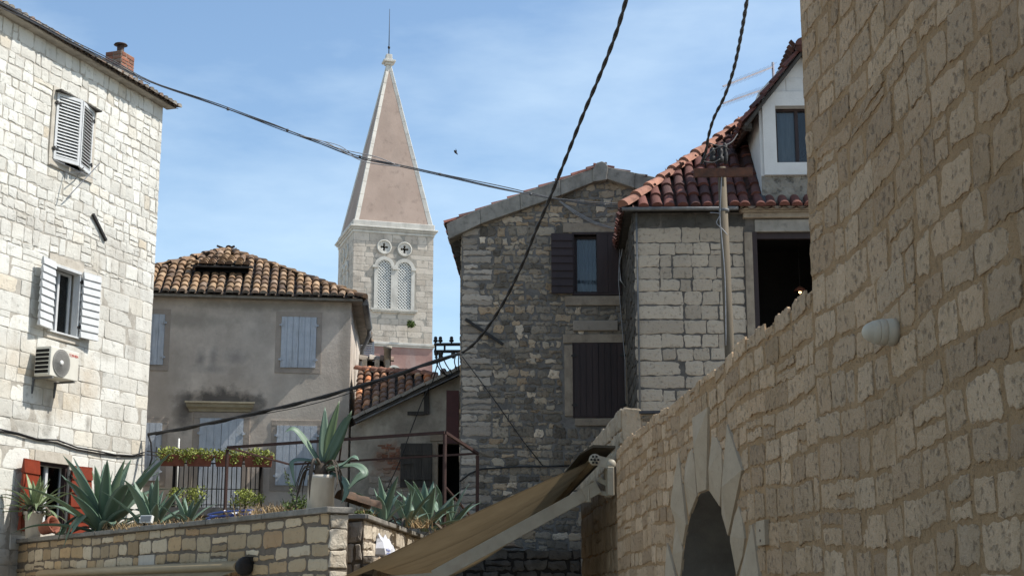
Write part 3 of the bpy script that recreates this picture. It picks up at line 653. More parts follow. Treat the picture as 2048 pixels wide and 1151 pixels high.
# raised slot in the front slope
A, B = c4[0], c4[1]; a = Vector((1, 0, 0)); foot = Vector((ap.x, -o_, ze)); s = (ap - foot).normalized(); nn = a.cross(s)
mb = MB(); cu = PH.q(446, 540, 1.2)[0]; t0, t1, lift, hw = 1.28, 2.75, .30, .74
P = lambda du, t, h: Vector((cu + du, -o_, ze)) + s * t + nn * h
s2 = (P(0, t1, .03) - P(0, t0, lift)).normalized(); ln = (P(0, t1, .03) - P(0, t0, lift)).length
tiles(mb, P(-hw, t0, lift), a, s2, [(0, 0), (2 * hw, 0), (2 * hw - .4, ln), (.4, ln)], .205, .33, .09, 0, 1, None, .02, 50, 2)
for sx in (-1, 1): mb.poly([P(sx * (hw - .1), t0 + .05, 0), P(sx * (hw - .1), t0 + .05, lift), P(sx * (hw - .3), t1, 0)], 2)
mb.box(cu - hw, cu + hw, P(0, t0, lift).y - .02, P(0, t0, lift).y + .03, P(0, t0, lift).z - .05, P(0, t0, lift).z - .01, 2)
mb.poly([P(-hw + .1, t0 + .25, 0.035), P(hw - .1, t0 + .25, .035), P(hw - .1, t0 + .25, lift), P(-hw + .1, t0 + .25, lift)], 3)
mb.poly([P(-hw + .1, t0 - .0, 0.125), P(hw - .1, t0 - .0, .125), P(hw - .1, t0 + .25, .125), P(-hw + .1, t0 + .25, .125)], 3)
mb.build('roof_vent', [m_tile, m_pan, m_oldwood, m_dark], rf)
def closed_window(parent, x0, x1, y0, y1, band=.13, name='window', n=3):
    a, b = Uu(PH, x0, (y0 + y1) / 2), Uu(PH, x1, (y0 + y1) / 2); d, c = Z(PH, (x0 + x1) / 2, y0), Z(PH, (x0 + x1) / 2, y1)
    f = surround(parent, (a, b, c, d), band, m_surr, -.012, band, band, name=name, bevel=.004)
    for r_, hx in ((False, a), (True, b)): shutter(f, (hx, -.045, c), d - c, (b - a) / 2 - .003, U(0, 2), m_bluewood, r_, 'planks', n, True, iron=m_bluewood)
    return f
m_surr = mat('grey_painted_band', (0.42, 0.355, 0.297), (0.331, 0.281, 0.233), 2.5, bump=.3, bscale=14, streak=.3, sscale=(2, 2, .6), scol=(0.143, 0.122, 0.106))
closed_window(ph, 562, 632, 634, 735); closed_window(ph, 258, 328, 628, 729); closed_window(ph, 552, 633, 851, 970); closed_window(ph, 246, 322, 845, 960)
# balcony door and hood
a, b, c, d = Uu(PH, 396, 930), Uu(PH, 484, 930), Z(PH, 440, 1016), Z(PH, 440, 836)
dr = surround(ph, (a, b, c, d), .15, m_surr, -.03, .14, .05, name='door_frame')
for r_, hx in ((False, a), (True, b)): shutter(dr, (hx, -.045, c), d - c, (b - a) / 2 - .003, 1, m_bluewood, r_, 'planks', 3, True, name='door', iron=m_bluewood)
mb = MB(); hz = Z(PH, 440, 823); h1 = Z(PH, 440, 804)
pr = [(0, hz), (-.05, hz), (-.07, hz + .05), (-.15, hz + .10), (-.17, h1 - .05), (-.22, h1 - .04), (-.22, h1), (0, h1 + .02)]
hoodx = (Uu(PH, 381, 812), Uu(PH, 500, 812)); k = len(pr)
i0 = mb.n(); mb.v += [Vector((hoodx[0] + .12 * (1 + y / .22) - .12, y, z)) for y, z in pr] + [Vector((hoodx[1] - .12 * (1 + y / .22) + .12, y, z)) for y, z in pr]
for q in range(k): mb.face((i0 + q, i0 + (q + 1) % k, i0 + k + (q + 1) % k, i0 + k + q))
mb.face(range(i0 + k - 1, i0 - 1, -1)); mb.face(range(i0 + k, i0 + 2 * k))
mb.build('door_hood', mat('cream_hood_stone', (.42, .36, .255), (.34, .29, .20), 4, bump=.3, streak=.3), ph)
# balcony
bd = -1.0; b0, b1, bz, bt = Uu(PH, 347, 970, bd), Uu(PH, 520, 970, bd), Z(PH, 430, 1014, bd), Z(PH, 430, 926, bd)
mb = MB(); mb.box(b0 - .1, b1 + .1, bd - .06, 0, bz - .18, bz); mb.build('balcony_slab', m_concrete, ph, bevel=.01)
mb = MB()
def rail_run(mb, A, B, n):
    A, B = Vector(A), Vector(B)
    for z in (bt, bz + .06, bz + (bt - bz) * .42): mb.bar(A + Vector((0, 0, z)), B + Vector((0, 0, z)), .035, .018 if z != bt else .03)
    for k in range(n + 1):
        p = A.lerp(B, k / n); r_ = .016 if 0 < k < n else .045
        mb.bar(p + Vector((0, 0, bz)), p + Vector((0, 0, bt)), r_, r_)
rail_run(mb, (b0, bd, 0), (b1, bd, 0), 18); rail_run(mb, (b0, bd, 0), (b0, -.03, 0), 8); rail_run(mb, (b1, bd, 0), (b1, -.03, 0), 8)
mb.build('balcony_railing', m_iron, ph)
# gutter and downpipe on the right hand side
mb = MB(); gz = ez - .02
mb.tube([(o_ + .04, -o_ + .3, gz), (o_ + .28, 3.2, gz - .04)], .085, 8); mb.tube([(o_ + .28, 3.15, gz), (o_ + .28, 3.2, gz - .25), (.40, 3.3, gz - .6), (.36, 3.3, gz - 1.0), (.36, 3.3, .2)], .055, 8)
mb.build('gutter', m_zinc, ph)

# flower boxes hung on the balcony rail
def leaves(mb, c, ext, n, size, mi=0, seed=1, flat=.0):
    rg = random.Random(seed)
    for _ in range(n):
        while True:
            p = Vector((rg.uniform(-1, 1), rg.uniform(-1, 1), rg.uniform(-1, 1)))
            if p.length < 1: break
        p = Vector((c[0] + p.x * ext[0], c[1] + p.y * ext[1], c[2] + p.z * ext[2]))
        d = Vector((rg.gauss(0, 1), rg.gauss(0, 1), rg.gauss(.5, .8))).normalized(); x = d.orthogonal().normalized(); y = d.cross(x); s_ = size * rg.uniform(.6, 1.4)
        a = rg.uniform(0, 6.28); x, y = x * math.cos(a) + y * math.sin(a), y * math.cos(a) - x * math.sin(a)
        mb.poly([p - x * s_, p - y * s_ * .5 + d * s_ * .15, p + x * s_, p + y * s_ * .5 + d * s_ * .15], mi)
for k, (x0, x1, sd_) in enumerate(((320, 424, 1), (430, 545, 2))):
    fa, fb, fz = Uu(PH, x0, 920, bd - .12), Uu(PH, x1, 920, bd - .12), Z(PH, 430, 932, bd - .12)
    t = thing('flower_box', ['left terracotta flower box of yellow green succulents on the black balcony rail', 'right terracotta flower box of yellow green succulents overhanging the balcony rail end'][k], 'flower box', PH, ((fa + fb) / 2, bd - .12, fz), 'flower boxes on the balcony rail')
    mb = MB(); h_ = Z(PH, 430, 910, bd - .12) - fz
    for A, B in ((fa, (fa + fb) / 2 - .01), ((fa + fb) / 2 + .01, fb)):
        mb.loft([[(A + .03, bd - .22, fz), (B - .03, bd - .22, fz), (B - .03, bd - .06, fz), (A + .03, bd - .06, fz)], [(A, bd - .25, fz + h_ * .8), (B, bd - .25, fz + h_ * .8), (B, bd - .03, fz + h_ * .8), (A, bd - .03, fz + h_ * .8)],
                 [(A - .01, bd - .26, fz + h_ * .8), (B + .01, bd - .26, fz + h_ * .8), (B + .01, bd - .02, fz + h_ * .8), (A - .01, bd - .02, fz + h_ * .8)], [(A - .01, bd - .26, fz + h_), (B + .01, bd - .26, fz + h_), (B + .01, bd - .02, fz + h_), (A - .01, bd - .02, fz + h_)]], 0, True, False)
    mb.build('box', m_terra, t)
    mb = MB()
    for j in range(9):
        x = fa + (fb - fa) * (j + .5) / 9
        leaves(mb, (x, bd - .14, fz + h_ + U(.0, .05)), (.16, .16, U(.10, .17)), 90, .034, 0, 100 * k + j)
    for j in range(7):
        x = fa + (fb - fa) * U(.02, .98); leaves(mb, (x, bd - .27, fz + h_ - .05), (.12, .05, U(.08, .2)), 40, .03, 0, 300 + 100 * k + j)
    mb.build('foliage', m_succ, t)

# ================================================================== bell tower
TB = (2, 2, 0); tw = thing('bell_tower', 'white stone church bell tower with a pink pyramid spire and latticed belfry windows', 'bell tower', TW, TB)
W = Uu(TW, 866, 560); zc0, zc1 = Z(TW, 705, 463), Z(TW, 705, 438); zl = Z(TW, 760, 684)
X = lambda x: Uu(TW, x, 560); Zt = lambda y: Z(TW, 786, y)
wins = [(X(755), X(781.5), Zt(617), Zt(521)), (X(795), X(822), Zt(620), Zt(523))]
ros = [(X(767), Zt(495)), (X(808), Zt(497))]; rr = .36
hl = wins + [(x - rr * .6, x + rr * .6, z - rr * .6, z + rr * .6) for x, z in ros]
mb = MB(); base_wall(mb, 0, W, zl, zc0, None, hl, 0, .3); shell(mb, 0, W, 0, W, 0, zc0, 0)
skipr = lambda u, z, w_: any((u - x) ** 2 + (z - zz) ** 2 < (rr + .12) ** 2 for x, zz in ros)
blk = (wins[0][0] - .27, wins[1][1] + .27, wins[0][2] - .1, wins[0][3] + .12)
stone_field(mb, 0, W, zl, zc0, None, [blk], (.28, .36), (.4, .95), .012, .008, .005, 1, .3, skip=skipr, seed=61, dome=.2)
i0 = mb.n(); stone_field(mb, 0, W, zl, zc0, None, (), (.28, .36), (.4, .95), .012, .008, .005, 1, .3, seed=62, dome=.2)
ML = Matrix(((0, 1, 0, 0), (-1, 0, 0, W), (0, 0, 1, 0), (0, 0, 0, 1))); mb.xf(ML, i0)
mb.build('wall', [m_towermortar, m_tower], tw)
dk = MB()
dk.box(.3, W - .3, .31, W - .3, zl, zc0 - .01); dk.build('interior', m_dark, tw)
def belfry(parent, wn2, M=None, lattice=True):
    tr = MB(); y = -.07
    for a, b, c, d in wn2:
        r = (b - a) / 2; zs = d - r; cx = (a + b) / 2
        n = 14; arc = [(cx - r * math.cos(math.pi * k / n), zs + r * math.sin(math.pi * k / n)) for k in range(n + 1)]
        ro = r + .19; arco = [(cx - ro * math.cos(math.pi * k / n), zs + ro * math.sin(math.pi * k / n)) for k in range(n + 1)]
        for k in range(n):
            p, q, p2, q2 = arc[k], arc[k + 1], arco[k], arco[k + 1]
            tr.poly([(p[0], y, p[1]), (q[0], y, q[1]), (q2[0], y, q2[1]), (p2[0], y, p2[1])]); tr.poly([(p2[0], y, p2[1]), (q2[0], y, q2[1]), (q2[0], .02, q2[1]), (p2[0], .02, p2[1])])
            tr.poly([(p[0], y, p[1]), (p[0], .3, p[1]), (q[0], .3, q[1]), (q[0], y, q[1])])
            tr.poly([(p[0], -.005, p[1]), (q[0], -.005, q[1]), (q[0], -.005, d + .02), (p[0], -.005, d + .02)])
        for u in (a - .19, b): tr.box(u + .004, u + .186, -.06, .02, c, zs - .07)
    a0, b0_, c0 = wn2[0][0], wn2[-1][1], wn2[0][2]
    for a, b, c, d in wn2:
        zs = d - (b - a) / 2
        tr.box(a - .30, a + .005, -.13, .02, zs - .08, zs + .06); tr.box(b - .005, b + .24, -.127, .02, zs - .083, zs + .057)
    tr.box(a0 - .35, b0_ + .35, -.18, .02, c0 - .14, c0 - .03); tr.box(a0 - .28, b0_ + .28, -.12, .02, c0 - .22, c0 - .141)
    if M is not None: tr.xf(M)
    t = tr.build('belfry_surround', m_towertrim, parent)
    for a, b, c, d in wn2:
        lm = MB(); s_ = .168; wd_, ht_ = b - a, d - c
        for sg in (1, -1):
            k = -int(ht_ / s_) - 1
            while k * s_ < wd_ + ht_:
                # line x = a + k s + sg * t
                pts_ = []
                x0 = k * s_
                lo, hi = 0.0, ht_
                if sg > 0: lo, hi = max(0, -x0), min(ht_, wd_ - x0)
                else: lo, hi = max(0, x0 - wd_), min(ht_, x0)
                if hi - lo > .04:
                    P0 = (a + x0 + sg * lo, .03 + .012 * sg, c + lo); P1 = (a + x0 + sg * hi, .03 + .012 * sg, c + hi)
                    lm.bar(P0, P1, .054, .02, up=(0, 1, 0))
                k += 1
        if M is not None: lm.xf(M)
        lm.build('lattice', m_pvc, t)
    return t
belfry(tw, wins)
def rosette(parent, x, z, M=None, r=rr, half=False):
    mb = MB(); n = 48
    def rad(t):
        best = .09 * r / .36
        for k in range(4):
            a = math.pi / 2 * k; d0, lr = r * .42, r * .19
            b = d0 * math.cos(t - a); disc = lr * lr - d0 * d0 + b * b
            if b > 0 and disc > 0: best = max(best, b + math.sqrt(disc))
        for k in range(4):
            a = math.pi / 2 * k; dx = abs(math.sin(t - a)); cx = math.cos(t - a)
            if cx > 0 and dx > 1e-6: best = max(best, min(r * .42 / cx, r * .075 / dx) if cx > 0 else 0)
        return best
    ang = [2 * math.pi * k / n for k in range(n)]
    rings = []
    for f, y in (((lambda t: r * 1.12), .0), ((lambda t: r * 1.12), -.07), ((lambda t: r * .98), -.085), ((lambda t: r * .9), -.02), ((lambda t: rad(t)), -.015), ((lambda t: rad(t)), .25)):
        rings.append([(x + f(t) * math.cos(t), y, z + f(t) * math.sin(t)) for t in ang])
    mb.loft(rings, 0, False, False)
    if M is not None: mb.xf(M)
    return mb.build('rosette', m_towertrim, parent)
for x, z in ros: rosette(tw, x, z)
wl_ = [(W / 2 - .85, W / 2 - .16, wins[0][2], wins[0][3]), (W / 2 + .16, W / 2 + .85, wins[0][2], wins[0][3])]
belfry(tw, wl_, ML); dk = MB()
for h in wl_: dk.box(h[0], h[1], -.012 - .02, -.012 + .0, h[2], h[3] - .3)
for x in (W / 2 - .55, W / 2 + .55): rosette(tw, x, ros[0][1], ML)
# cornices
mb = MB(); H = zc1 - zc0
for e, a, b in ((.06, 0, .24), (.14, .24, .38), (.22, .38, .54), (.06, .54, 1.0)): mb.box(-e, W + e, -e, W + e, zc0 + H * a + .002, zc0 + H * b)
mb.build('cornice', m_towertrim, tw, bevel=.04)
mb = MB(); mb.box(-.14, W + .14, -.14, W + .14, zl - .12, zl + .02); mb.box(-.08, W + .08, -.08, W + .08, zl - .22, zl - .121); mb.build('string_course', m_towertrim, tw, bevel=.02)
mb = MB(); mb.box(-.02, W + .02, -.02, W + .02, 0, zl - .221); pk = mb.build('lower_wall', m_pinkwall, tw)
# lunette in the pink wall
lx, lz = TW.q(787, 745)[0], Z(TW, 787, 745)
mb = MB(); n = 16
for r0, r1, y in ((.30, .40, -.09),):
    arc = [[(lx - r * math.cos(math.pi * k / n), y, lz + r * math.sin(math.pi * k / n)) for k in range(n + 1)] for r in (r1, r0)]
    mb.loft(arc, 0, False, False, False); mb.loft([[(x, -.02, z) for x, y_, z in arc[0]], arc[0]], 0, False, False, False)
mb.poly([(lx - .3 * math.cos(math.pi * k / n), -.03, lz + .3 * math.sin(math.pi * k / n)) for k in range(n + 1)], 0)
for dx, dz in ((-.12, .09), (.12, .09), (0, .20), (0, .08)): mb.lathe([(.001, -.045), (.075, -.045), (.075, -.02)], (lx + dx, 0, lz + dz), 10, 1, 'y')
mb.build('lunette', [m_towertrim, m_dark], pk)
# spire
b_ = W / 2 - .08; c_ = Vector((W / 2, W / 2, 0)); yc = TW.w(W / 2, W / 2, 0).y; za = at(774, 119, yc).z
mb = MB(); cor = [Vector((W / 2 + sx * b_, W / 2 + sy * b_, zc1 - .01)) for sx, sy in ((-1, -1), (1, -1), (1, 1), (-1, 1))]; apx = Vector((W / 2, W / 2, za))
N_ = 10
for k in range(4):
    A, B = cor[k], cor[(k + 1) % 4]
    mb.poly([A, B, apx])
spo = mb.build('spire', m_spire, tw)
for A in cor:
    mb = MB(); nseg = 13; out = (A - c_); out.z = 0; out.normalize()
    for j in range(nseg):
        p, q = A.lerp(apx, j / nseg), A.lerp(apx, (j + 1) / nseg - .0015)
        side = Vector((-out.y, out.x, 0)); w_ = .15 - .05 * j / nseg
        mb.loft([[p_ + out * .06 + side * .02, p_ + side * w_ - out * (w_ * .9), p_ - out * .12, p_ - side * w_ - out * (w_ * .9), p_ + out * .06 - side * .02] for p_ in (p, q)], 0, True, False)
    mb.build('rib', m_towertrim, spo)
mb = MB(); za -= .35
for e, a, b in ((.22, 0, .12), (.34, .12, .25), (.20, .25, .36), (.17, .36, .62)): mb.box(W / 2 - e, W / 2 + e, W / 2 - e, W / 2 + e, za + a, za + b)
fin = mb.build('finial', m_towertrim, tw, bevel=.02)
zr = at(774, 18, yc).z
mb = MB(); mb.tube([(W / 2, W / 2, za + .5), (W / 2, W / 2, zr)], [.03, .012], 6); mb.lathe([(.02, za + .95), (.07, za + 1.02), (.07, za + 1.10), (.02, za + 1.17)], (W / 2, W / 2, 0), 8)
mb.build('lightning_rod', m_iron, fin)

# ================================================================== low shed house between the plaster house and the grey house
DB = (1, 0, 0)
sd_ = thing('low_house', 'low plastered house with patchy mixed tile roof between the plaster house and the grey house', 'house', SD, DB)
def wsd(p): return SD.l(p)
A = wsd(at(708, 838, 31.8)); B = wsd(at(924, 737, 31.8)); C = wsd(at(716, 741, 35.0))
aa = (B - A).normalized(); ss = (C - A).normalized(); nrm = aa.cross(ss).normalized()
def on_roof(x, y):
    d = ray(x, y); dl = Vector((d.dot(SD.u), d.dot(SD.y), d.z)); o0 = SD.l((0, 0, EYE)); t = (A - o0).dot(nrm) / dl.dot(nrm); return o0 + dl * t
def ab(p):
    v = p - A; m11, m12, m22 = 1, aa.dot(ss), 1; r1, r2 = v.dot(aa), v.dot(ss); det = m11 * m22 - m12 * m12
    return ((r1 - m12 * r2) / det, (r2 - m12 * r1) / det)
D = on_roof(868, 752); pl = [(0, 0), ((B - A).length, 0), ab(D), ab(C)]
wu0, wu1 = -.25, Uu(SD, 921, 800)
zat = lambda u: A.z + (u - A.x) * (B.z - A.z) / (B.x - A.x) - .10
brk = lambda x, y, rx, rz, c, st: ((SD.q(x, y)[0] - DB[0], 0, SD.q(x, y)[1]), (rx, 3, rz), c, st)
m_shed = mat('peeling_plaster', (.46, .41, .335), (.22, .195, .16), 1.6, bump=.7, bscale=12, pits=.35, pscale=5, streak=.6, sscale=(1.3, 1.3, .7), scol=(0.157, 0.128, 0.103),
    spot=[brk(785, 930, .45, .55, (.24, .15, .105), .7), brk(760, 985, .45, .4, (.21, .185, .15), .8), brk(800, 800, .5, .25, (.33, .30, .26), .5)])
h_dk = (Uu(SD, 876, 930), wu1 - .01, Z(SD, 890, 1000), Z(SD, 890, 886)); h_sh = (Uu(SD, 801, 930), Uu(SD, 864, 930), Z(SD, 830, 974), Z(SD, 830, 886))
mb = MB(); base_wall(mb, wu0, wu1, 0, 9, [(wu0, 0), (wu1, 0), (wu1, zat(wu1)), (wu0, zat(wu0))], [h_dk], 0, .3)
bx = (Uu(SD, 752, 930), Uu(SD, 800, 930), Z(SD, 780, 945), Z(SD, 780, 888))
stone_field(mb, *bx, None, (), (.055, .075), (.10, .22), .012, .012, .012, 1, .1, seed=71, skip=lambda u, z, w_: random.Random(int(u * 97 + z * 911)).random() < .3)
stone_field(mb, Uu(SD, 738, 960), Uu(SD, 800, 960), Z(SD, 780, 1010), Z(SD, 780, 946), None, (), (.09, .16), (.10, .26), .02, .02, .02, 2, .08, seed=72, skip=lambda u, z, w_: random.Random(int(u * 83 + z * 311)).random() < .2)
stone_field(mb, h_sh[0], wu1, 0, h_sh[2] - .02, None, [h_dk], (.10, .18), (.12, .3), .02, .02, .02, 2, .08, seed=73)
mb.poly([(wu0, 0, 0), (wu0, 0, zat(wu0)), (wu0, 3.1, zat(wu0)), (wu0, 3.1, 0)]); mb.poly([(wu1, 0, 0), (wu1, 3.1, 0), (wu1, 3.1, zat(wu1)), (wu1, 0, zat(wu1))]); mb.poly([(wu0, 3.1, 0), (wu1, 3.1, 0), (wu1, 3.1, zat(wu1)), (wu0, 3.1, zat(wu0) + 1)])
m_shedbrick = mat('exposed_brick', (.25, .125, .08), (.18, .10, .07), 8, island=.35, ramp=[(0, (.22, .085, .05)), (.5, (.25, .13, .085)), (1, (.27, .22, .165))], bump=.6)
mb.build('wall', [m_shed, m_shedbrick, m_quoin], sd_)
dk = MB(); room(dk, h_dk, .3, 1.2, 0); dk.build('interior', m_dark, sd_)
mb = MB(); tiles(mb, A, aa, ss, pl, .21, .36, .088, 0, 1, None, .03, 75, 2)
up = nrm if nrm.z > 0 else -nrm
for k in range(9):
    p, q = A.lerp(B, k / 9) + up * (.02 + U(0, .02)), A.lerp(B, (k + .97) / 9) + up * (.03 + U(0, .02))
    mb.bar(p, q, .16, .07, 3)
mb.bar(A - up * .04 + Vector((0, -.04, 0)), B - up * .04 + Vector((0, -.04, 0)), .05, .05, 2); mb.bar(A - up * .10 + Vector((0, -.1, 0)), B - up * .10 + Vector((0, -.1, 0)), .035, .03, 4)
ridge(mb, C + up * .03, D + up * .03, .10, .42, 5, 77)
mb.poly([D, B, B + Vector((0, 3, 0)), D + Vector((0, 3, -.2))], 2)
mb.poly([C, D, D + Vector((.6, 5.5, -.5)), C + Vector((0, 5.5, -.3))], 2); mb.poly([C, C + Vector((0, 5.5, -.3)), C + Vector((0, 5.5, -6)), C + Vector((0, 0, -6))], 3)
mb.build('roof', [m_tilemix, m_pan, m_oldwood, m_concrete, m_zinc, m_tileridge], sd_)
mb = panel_mb(h_sh[1] - h_sh[0], h_sh[3] - h_sh[2], n=3, vertical=True); i0 = mb.n()
ht = h_sh[3] - h_sh[2]
for t in (.22, .78): mb.box(.01, h_sh[1] - h_sh[0] - .01, -.03, 0, ht * t - .05, ht * t + .05)
mb.box(.05, .28, -.05, -.03, ht * .52, ht * .56)
mb.xf(Matrix.Translation((h_sh[0], -.05, h_sh[2]))); so_ = mb.build('shutter', m_oldwood, sd_)
mb = MB(); mb.box(h_sh[1] + .005, h_dk[0] - .005, -.02, .05, h_sh[2] - .3, h_sh[3] + .02); mb.box(h_sh[1] - .05, h_dk[0] + .1, -.05, .0, h_sh[3] + .05, h_sh[3] + .24); mb.build('jamb', m_trimgrey, sd_)
a, b, c, d = Uu(SD, 893, 830), Uu(SD, 918, 830), Z(SD, 905, 888), Z(SD, 905, 783)
MB().box(a, b, -.22, -.17, c, d).build('door_leaf', m_maroon, sd_)
mb = MB(); a, b, c, d = Uu(SD, 848, 800), Uu(SD, 858, 800), Z(SD, 850, 828), Z(SD, 850, 778); mb.box(a, b, -.06, .02, c, d); mb.box(Uu(SD, 815, 830), a + .02, -.05, .02, c - .02, c + .06); mb.build('old_beam', m_oldwood, sd_)
# little vent stack behind the shed's ridge
vx = Frame((at(757, 730, 36.5).x, 36.5), R(3))
t = thing('vent_stack', 'low plastered chimney stack with a tile cap and stubby pipe behind the low roof', 'chimney', vx)
z0, z1 = at(757, 738, 36.5).z, at(757, 714, 36.5).z
mb = MB(); mb.box(-.42, .28, 0, .4, z0 - 1.6, z0 - .02); mb.box(-.42, -.30, 0, .4, z0 - .02, z1 - .06); mb.box(-.1, .02, 0, .4, z0 - .02, z1 - .06); mb.box(.17, .28, 0, .4, z0 - .02, z1 - .06); mb.box(-.3, .17, .3, .4, z0 - .02, z1 - .06, 1); mb.build('stack', [m_shed, m_dark], t)
mb = MB(); ridge(mb, (-.48, .2, z1 - .05), (.34, .2, z1 - .04), .13, .4, 0); mb.build('tile_cap', m_tilegrey, t)
MB().lathe([(.09, z1 - .2), (.09, z1 + .22), (.11, z1 + .22), (.11, z1 + .3), (.001, z1 + .3)], (.22, .1, 0), 10).build('pipe', m_shed, t)
vx = Frame((at(716, 730, 40).x, 40), R(4)); z0, z1 = at(732, 722, 40).z, at(732, 682, 40).z
t = thing('far_house', 'sliver of a house with a grey louvred shutter beside the drainpipe', 'house', vx)
x0, x1 = (.05, .35)
mb = MB(); mb.box(-.6, .10, .05, 1.4, 0, z1 + .15); mb.box(.10, .48, .05, 1.4, 0, z0 - .25, 0); mb.build('wall', m_pinkwall, t)
shutter(t, (.02, .0, z0), z1 - z0, .42, 0, m_bluewood, False, 'louvre')

# ================================================================== grey rubble house with the gable
SB = (2, 0, 0)
gh = thing('stone_house', 'dark grey rubble house with a gable, concrete verge and maroon shutters', 'house', SH, SB)
zl = Z(SH, 922, 466); up_, zp = SH.q(1204, 357); ur, zr = SH.q(1292, 386); sr = (zp - zr) / (ur - up_)
UR = 5.2
out = [(0, 0), (UR, 0), (UR, zp - sr * (UR - up_)), (up_, zp), (0, zl)]
h_u = (Uu(SH, 1149, 530), Uu(SH, 1238, 530), Z(SH, 1190, 586), Z(SH, 1190, 470)); h_l = (Uu(SH, 1148, 760), Uu(SH, 1247, 760), Z(SH, 1190, 832), Z(SH, 1190, 687))
mb = MB(); base_wall(mb, 0, UR, 0, zp + .2, out, [h_u, h_l], 0, .25); shell(mb, 0, UR, 0, 13.5, 0, zl, 0)
hb = [big(h_u, .0, .22, .24, .20), big(h_l, .22, .3, .20, .20)]
stone_field(mb, 0, UR, 0, zp, out, hb, (.09, .175), (.10, .32), .030, .014, .020, 1, .06, seed=81, wav=.02, quoin=(.62, .34), qi=2, dome=.7)
i0 = mb.n(); stone_field(mb, 0, 6, 4, zl, None, (), (.12, .19), (.15, .4), .024, .02, .016, 1, .12, seed=82)
mb.xf(Matrix(((0, 1, 0, 0), (-1, 0, 0, 6), (0, 0, 1, 0), (0, 0, 0, 1))), i0)
mb.build('wall', [m_rubmortar, m_rubble, m_quoin], gh)
for h in (h_u, h_l): dk = MB(); room(dk, h, .25, 1.2, 0); dk.build('interior', m_dark, gh)
# concrete verge: front band with a cap stone at the peak
ty = -.14
topP = [SH.q(x, y, ty) for x, y in ((893, 447), (960, 417), (1040, 387), (1120, 360), (1186, 337))]; lowP = [SH.q(x, y, ty) for x, y in ((897, 478), (962, 447), (1042, 419), (1122, 390), (1192, 362))]
topR = [SH.q(x, y, ty) for x, y in ((1212, 333), (1270, 345), (1330, 358), (1420, 384))]; lowR = [SH.q(x, y, ty) for x, y in ((1212, 357), (1270, 376), (1330, 395), (1420, 422))]
vg = MB()
def band(mb, T, Lw, y0, y1, m=0):
    for k in range(len(T) - 1): mb.prism([Lw[k], (Lw[k + 1][0] - .004, Lw[k + 1][1]), (T[k + 1][0] - .004, T[k + 1][1]), T[k]], y0 + U(-.012, .012), y1, m)
band(vg, topP, lowP, ty, .3); band(vg, topR, lowR, ty, .3)
pk = [SH.q(x, y, ty) for x, y in ((1186, 364), (1213, 360), (1216, 334), (1212, 327), (1204, 323), (1194, 326), (1186, 339))]
vg.prism(pk, ty - .03, .3)
rf = None
# roof planes
e0, r0 = topP[0], SH.q(1200, 333, ty)
rm = MB()
def gable_roof(mb, E, Rg, y0, y1, sgn, m_t, m_p, m_u, seed, w_=.2):
    E3, R3 = Vector((E[0], y0, E[1])), Vector((Rg[0], y0, Rg[1])); s = (R3 - E3); L = s.length
    tiles(mb, E3 + Vector((0, 0, .0)), Vector((0, 1, 0)), s.normalized(), [(0, 0), (y1 - y0, 0), (y1 - y0, L), (0, L)], w_, .34, .088, m_t, m_p, None, .0, seed, m_u)
gable_roof(rm, (e0[0] - .02, e0[1] + .01), (r0[0], r0[1] + .02), ty, 13.6, 1, 0, 1, 2, 83)
re = SH.q(1420, 384, ty); gable_roof(rm, (re[0] + 1.0, re[1] - 1.0 * sr), (r0[0], r0[1] + .02), ty, 13.6, -1, 0, 1, 2, 84)
ridge(rm, (r0[0], .35, r0[1] + .03), (r0[0], 13.5, r0[1] + .03), .11, .4, 0, 85)
rm.poly([(e0[0], .3, e0[1] - .06), (e0[0], 13.5, e0[1] - .06), (0.0, 13.5, zl + .06), (0.0, .3, zl + .06)], 2)
for k in range(26):
    y = .45 + k * .5; rm.bar((e0[0] + .02, y, e0[1] - .12), (.02, y, zl - .03), .08, .09, 2)
rf = rm.build('roof', [m_tilered, m_pan, m_oldwood], gh)
vg.build('verge', m_concrete, rf, bevel=.012)
# upper window
w1 = surround(gh, h_u, .045, m_brownwood, -.05, .05, .05, name='window', dep=.1); ht = h_u[3] - h_u[2]; wu = h_u[1] - h_u[0]
shutter(w1, (h_u[0] - .04, -.055, h_u[2] - .02), ht + .04, wu / 2 - .02, 176, m_brownwood, False, 'planks', 8, iron=m_iron)
shutter(w1, (h_u[1], -.055, h_u[2]), ht, wu / 2, 2, m_brownwood, True, 'planks', 2, True, iron=m_iron)
sash(w1, (h_u[0], h_u[0] + wu * .56, h_u[2], h_u[3]), .10, m_brownwood, .055, False)
curtain(w1, h_u[0] + .05, h_u[0] + wu * .5, h_u[2] + .05, h_u[3] - .06, .21, m_curtainblue, 5)
def slab(parent, F, x0, x1, y0, y1, mats, y=-.04, name='lintel', bevel=.012):
    a, b = Uu(F, x0, (y0 + y1) / 2), Uu(F, x1, (y0 + y1) / 2); xm = (x0 + x1) / 2
    return MB().box(a, b, y, .02, Z(F, xm, y1), Z(F, xm, y0)).build(name, mats, parent, bevel=bevel)
slab(gh, SH, 1126, 1246, 446, 465, m_trimgrey, -.03); slab(gh, SH, 1130, 1242, 592, 611, m_trimgrey, -.05, 'sill')
slab(gh, SH, 1126, 1250, 668, 686, m_trimgrey, -.04); slab(gh, SH, 1150, 1262, 836, 851, m_trimgrey, -.05, 'sill'); slab(gh, SH, 1129, 1147, 690, 832, m_trimgrey, -.032, 'jamb'); slab(gh, SH, 1249, 1268, 690, 834, m_trimgrey, -.032, 'jamb')
slab(gh, SH, 1146, 1236, 641, 662, m_quoin, -.07, 'projecting_stone', .02)
